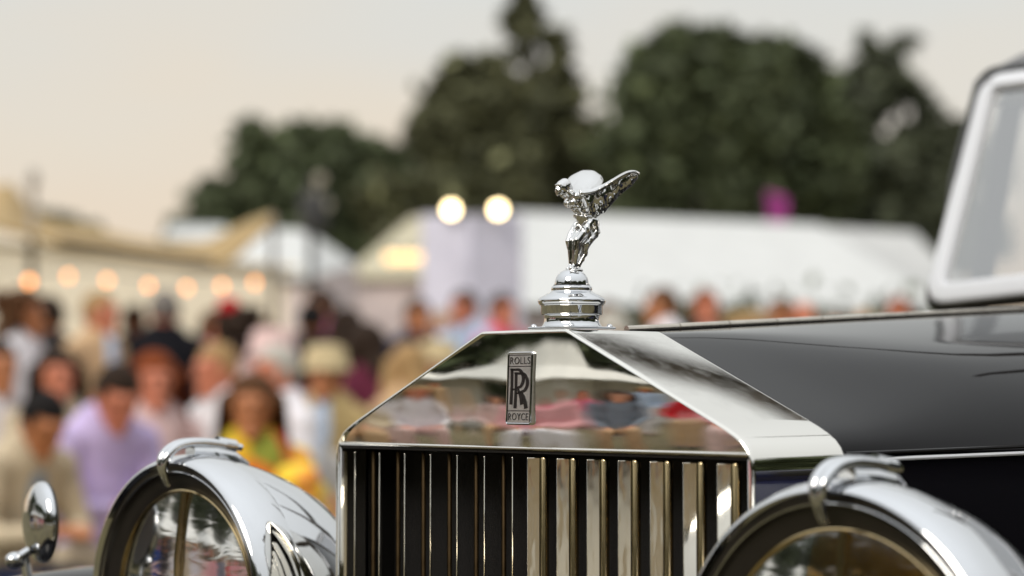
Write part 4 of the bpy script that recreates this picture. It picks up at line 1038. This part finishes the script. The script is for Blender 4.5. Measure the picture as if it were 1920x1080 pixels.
# seated rows
person(-10, 640, 9.2, 'sit', -30, 'bare-armed person in white sitting at the very left edge', 'tan', 'short', 'dark', dress='white')
person(106, 646, 9.2, 'sit', -10, 'dark-haired person with a wide smile sitting behind the lavender shirt', 'ruddy', 'long', 'dark', top='beige')
person(32, 738, 7.4, 'bow', -35, 'black-haired person in a beige jacket over grey-blue sitting with bowed head', 'tan', 'short', 'black', top='beige', front='greyblue', bot='navy')
person(184, 688, 7.9, 'bow', -25, 'person in a lavender shirt sitting with bowed head over the hands', 'ruddy', 'short', 'dark', top='lavender', bot='beige')
person(288, 652, 8.4, 'sit', -12, 'long red-haired person in a pale pink top sitting right of the lavender shirt', 'ruddy', 'long', 'red', top='paleblush', bot='beige')
person(238, 745, 9.8, 'sit', 10, 'person in a red dress mostly hidden between the lavender shirt and the red hair', 'ruddy', 'long', 'red', dress='red')
person(415, 648, 9.4, 'sit', 50, 'person with sandy hair in a bright white shirt sitting behind the floral dress', 'ruddy', 'short', 'blond', top='white', bot='beige')
person(476, 692, 7.1, 'sit', 5, 'brown-haired person in a yellow and orange floral dress, sitting', 'tan', 'long', 'brown', top='floral', bot='floral')
person(528, 652, 9.2, 'sit', 60, 'person with white hair and pink face in a white shirt, sitting', 'ruddy', 'short', 'white', top='white', bot='beige')
person(508, 618, 10.6, 'sit', -20, 'person in a pink hat and pink top sitting in the back row', 'ruddy', 'short', 'white', top='pink', hat=CL['paleblush'])
person(614, 648, 10.2, 'sit', 15, 'person in a straw hat and khaki jacket over a blue shirt, sitting', 'tan', 'short', 'grey', top='khaki', bot='khaki', hat=straw, front='blue')
person(690, 600, 11.5, 'sit', 140, 'dark brown-haired person in maroon sitting behind the straw hat', 'brown', 'long', 'dark', top='maroon')
person(770, 640, 11.0, 'sit', 150, 'golden-haired person in an orange-tan jacket sitting left of the radiator', 'tan', 'long', 'blond', top='tan')
person(826, 640, 11.8, 'sit', 20, 'person in a cream hat sitting beside the golden hair', 'ruddy', 'short', 'white', top='beige', hat=straw)
person(590, 872, 6.8, 'bow', 20, 'small person in floral hat and clothes bowed between headlight and radiator', 'tan', 'short', 'brown', top='floral', bot='floral', hat=CL['floral'])

# ================================================================== the side the radiator mirrors
bright_c = cloth_m('bright_white_canvas', (.82, .81, .77))
def refl_tent(x, y, h, wdt, label, rz=0.0):
    t = empty('peaked_tent', (x, y, 0), rz); tag(t, label, 'tent', 'white peaked tents facing the car')
    bm = bmesh.new(); a = wdt / 2
    c = [bm.verts.new(v) for v in ((-a, -a, 2.2), (a, -a, 2.2), (a, a, 2.2), (-a, a, 2.2))]
    m_ = [bm.verts.new((v.co.x * .30, v.co.y * .30, 2.2 + (h - 2.2) * .36)) for v in c]; tp = bm.verts.new((0, 0, h))
    for i in range(4): bm.faces.new((c[i], c[(i + 1) % 4], m_[(i + 1) % 4], m_[i])); bm.faces.new((m_[i], m_[(i + 1) % 4], tp))
    part('roof', bm, bright_c, t, False)
    for sx in (-1, 1):
        for sy in (-1, 1):
            bm = bmesh.new(); b_tube(bm, [(sx * a * .97, sy * a * .97, 0), (sx * a * .97, sy * a * .97, 2.25)], .05, 8); part('pole', bm, grey_pole, t)
    bm = bmesh.new(); b_box(bm, (0, -a * .95, 1.1), (wdt * .97, .04, 2.2)); part('back_wall', bm, bright_c, t, False)
def rdir(dist, off):   # off degrees around the mirrored view direction
    a = math.atan2(-.683, -.729) + R(off); return (dist * math.cos(a), dist * math.sin(a))
for off, dd, h, wd_, lb_ in ((-15, 20, 4.1, 2.9, 'white peaked tent reflected at the right end of the radiator face'), (-7, 20.5, 4.3, 2.9, 'white peaked tent reflected right of the badge'), (1, 20, 4.1, 2.9, 'white peaked tent reflected behind the badge'), (9, 20.5, 4.3, 2.9, 'white peaked tent reflected left of the badge'), (17, 20, 4.1, 2.9, 'white peaked tent reflected at the left end of the radiator face')):
    refl_tent(*rdir(dd, off), h, wd_, lb_)
rp_ = [(-16, 8.0, 'sit', 'royal', 'royal blue top'), (-12.5, 9.5, 'stand', 'navy', 'navy jacket'), (-10, 7.4, 'sit', 'white', 'white shirt'), (-6.5, 8.2, 'sit', 'navy', 'dark blue top'), (-3.5, 9.6, 'stand', 'tan', 'tan jacket'), (-1, 7.3, 'sit', 'paleblush', 'pale blush top'), (2.5, 8.0, 'sit', 'hotpink', 'hot pink top'), (5.5, 9.6, 'stand', 'blue', 'pale blue shirt'), (8, 7.4, 'sit', 'red', 'red top'), (11, 8.4, 'sit', 'beige', 'beige jacket'), (14, 9.4, 'stand', 'lavender', 'lavender shirt'), (17, 7.6, 'sit', 'pink', 'pink top'), (21, 8.4, 'sit', 'greyblue', 'grey-blue jacket'), (-14, 5.6, 'sit', 'charcoal', 'charcoal jacket'), (-8, 5.2, 'sit', 'beige', 'cream top'), (-4.5, 6.0, 'sit', 'white', 'bright white top'), (.8, 5.3, 'sit', 'pink', 'salmon pink top'), (4.4, 5.8, 'sit', 'greyblue', 'slate blue top'), (9.6, 5.4, 'sit', 'pink', 'rose top'), (13, 5.9, 'sit', 'paleblush', 'cream pink top'), (16.5, 5.4, 'sit', 'red', 'bright red dress')]
for i, (off, dd, ps, tp, rl) in enumerate(rp_):
    x, y_ = rdir(dd * 1.35 + .6, off)
    person(0, 0, 0, ps, math.degrees(math.atan2(-x, y_)), 'person in a %s %s in front of the car, mirrored in the radiator' % (rl, 'sitting' if ps == 'sit' else 'standing'), ('ruddy', 'tan', 'fair')[i % 3], ('short', 'long')[i % 2], ('brown', 'dark', 'red', 'blond')[i % 4], top=tp, bot=('paleblush', 'white', 'tan')[i % 3], loc=(x, y_), scale=1.0, group='guests in front of the car', chair_lab='white chair facing the car, its guest in ' + rl)
def wood(name, pts, hgt, n, size, mat, seed, label):
    bl = []; rg = random.Random(seed)
    for (x, y_) in pts:
        for k in range(6):
            r_ = hgt * rg.uniform(.16, .26); bl.append(((x + rg.uniform(-1.6, 1.6), y_ + rg.uniform(-1.6, 1.6), rg.uniform(.08, .86) * hgt), (r_, r_, r_), 1))
    o = obj(name, leaves_mesh(name, bl, n, size, mat, seed)); tag(o, label, 'trees', None, 'stuff')
wood('far_trees', [rdir(34, o_) for o_ in range(-34, 60, 5)], 10.5, 26000, .42, leaf_a, 31, 'tree belt across the lawn in front of the car, mirrored in the radiator')
wood('added_side_trees', [(15 * math.cos(R(a)) + .5, 15 * math.sin(R(a))) for a in range(-12, 74, 6)], 6.5, 20000, .40, leaf_a, 33, 'unseen tree belt added at the left flank of the car to darken its mirrored side')  # unseen belt added to give the car's side a dark reflection
pale_ground_m = grain(M('pale_ground_for_vanes', (.46, .43, .38), .95), 30, .18, .5, 200, dist=.01)
bm = bmesh.new(); b_grid(bm, lambda u, v: Vector((.73, -.68, 0)) * (10 + 22 * v) + Vector((.68, .73, 0)) * ((u - .5) * 44) + Vector((0, 0, .004)), 12, 8)  # pale strip added out of view to brighten the vanes' reflections
tag(obj('added_pale_ground', finish(bm, 'added_pale_ground', pale_ground_m, False)), kind='structure')
for x, y_, ps, tp, lb_ in ((6.6, -5.5, 'stand', 'charcoal', 'person in a charcoal jacket standing on the photographer\'s side of the car'), (7.2, -5.0, 'stand', 'white', 'person in white standing on the photographer\'s side of the car'), (5.6, -5.6, 'stand', 'khaki', 'person in khaki standing on the photographer\'s side of the car')):  # unseen figures added for streaks in the vane reflections
    person(0, 0, 0, ps, math.degrees(math.atan2(-x, y_)), lb_, 'tan', 'short', 'brown', top=tp, bot='beige', loc=(x, y_), scale=1.0, group='guests added for the vane reflections')
# saloon added out of view to put navy into the shell flank's reflection
navy_p = grain(M('navy_paint', (.012, .014, .045), .08, 0, coat=.3), 500, 0)
pc = empty('added_saloon', (4.4, 4.3, 0), R(47)); tag(pc, 'navy saloon added out of view to darken the reflection in the radiator flank', 'car')
bm = bmesh.new()
def body(u, v):
    y_ = -2.2 + 4.4 * u; pr_ = max(.35, math.sin(math.pi * min(1, max(0, u * .92 + .04))) ** .35)
    a = math.pi * v; hh = .95 * pr_
    return Vector((.85 * math.copysign(abs(math.cos(a)) ** .45, math.cos(a)) * pr_ ** .5, y_, .28 + (hh - .28) * math.sin(a) ** .45 if hh > .28 else .28))
b_grid(bm, body, 30, 18); b_box(bm, (0, 0, .30), (1.5, 4.2, .12)); part('body', bm, navy_p, pc)
bm = bmesh.new(); b_box(bm, (0, .35, 1.12), (1.36, 1.9, .62), bev=.16); part('cabin', bm, navy_p, pc)
for sx in (-1, 1):
    for y0 in (-.15, .75):
        bm = bmesh.new(); b_box(bm, (sx * .675, y0, 1.17), (.03, .72, .34), bev=.012); part('window', bm, black, pc)
    for y0 in (-1.4, 1.4):
        bm = bmesh.new(); b_lathe(bm, [(.16, -.08), (.32, -.09), (.34, -.04), (.34, .04), (.32, .09), (.16, .08)], Matrix.Translation((sx * .74, y0, .34)) @ Matrix.Rotation(R(90), 4, 'Y'), 28); wl = part('wheel', bm, rubber, pc)
        bm = bmesh.new(); b_lathe(bm, [(0, -.07), (.17, -.06), (.17, .06), (0, .07)], Matrix.Translation((sx * .74, y0, .34)) @ Matrix.Rotation(R(90), 4, 'Y'), 28); part('hub', bm, chrome, wl)
wood('added_near_trees', [(1.4 + 26 * math.cos(R(a)), -1.3 + 26 * math.sin(R(a))) for a in range(-96, -6, 5)], 13.0, 30000, .46, leaf_b, 35, 'tree belt beyond the lawn on the photographer\'s side of the car')  # unseen belt added, kept tall to darken reflections in the chrome
# unseen tree added to mirror a dark band in shell and bonnet
ot = empty('added_bough_tree', (-1.4, 6.6, 0)); tag(ot, 'unseen tree added beside the car to mirror a dark band in the radiator shell', 'tree')
S0 = Vector((.13, .06, H + .02))
def sd(az, el, d): return S0 + Vector((math.cos(R(az)) * math.cos(R(el)), math.sin(R(az)) * math.cos(R(el)), math.sin(R(el)))) * d
bm = bmesh.new(); b_tube(bm, [Vector((0, 0, -.1)), Vector((.05, 0, 2.2)), Vector((0, .05, 4.0)), Vector((.1, .2, 6.6))], [.24, .20, .17, .06], 12); part('trunk', bm, bark, ot)
bm = bmesh.new(); b_tube(bm, [Vector((0, .02, 3.2))] + [sd(a, e, 6.9) - ot.location for a, e in ((104, 24.6), (108, 25.9), (112, 27.2), (117.4, 28.8), (120, 29.6), (122, 30.4), (124, 31.0), (126, 31.5))], [.20, .19, .18, .15, .075, .055, .052, .050, .012], 10); part('bough', bm, bark, ot)
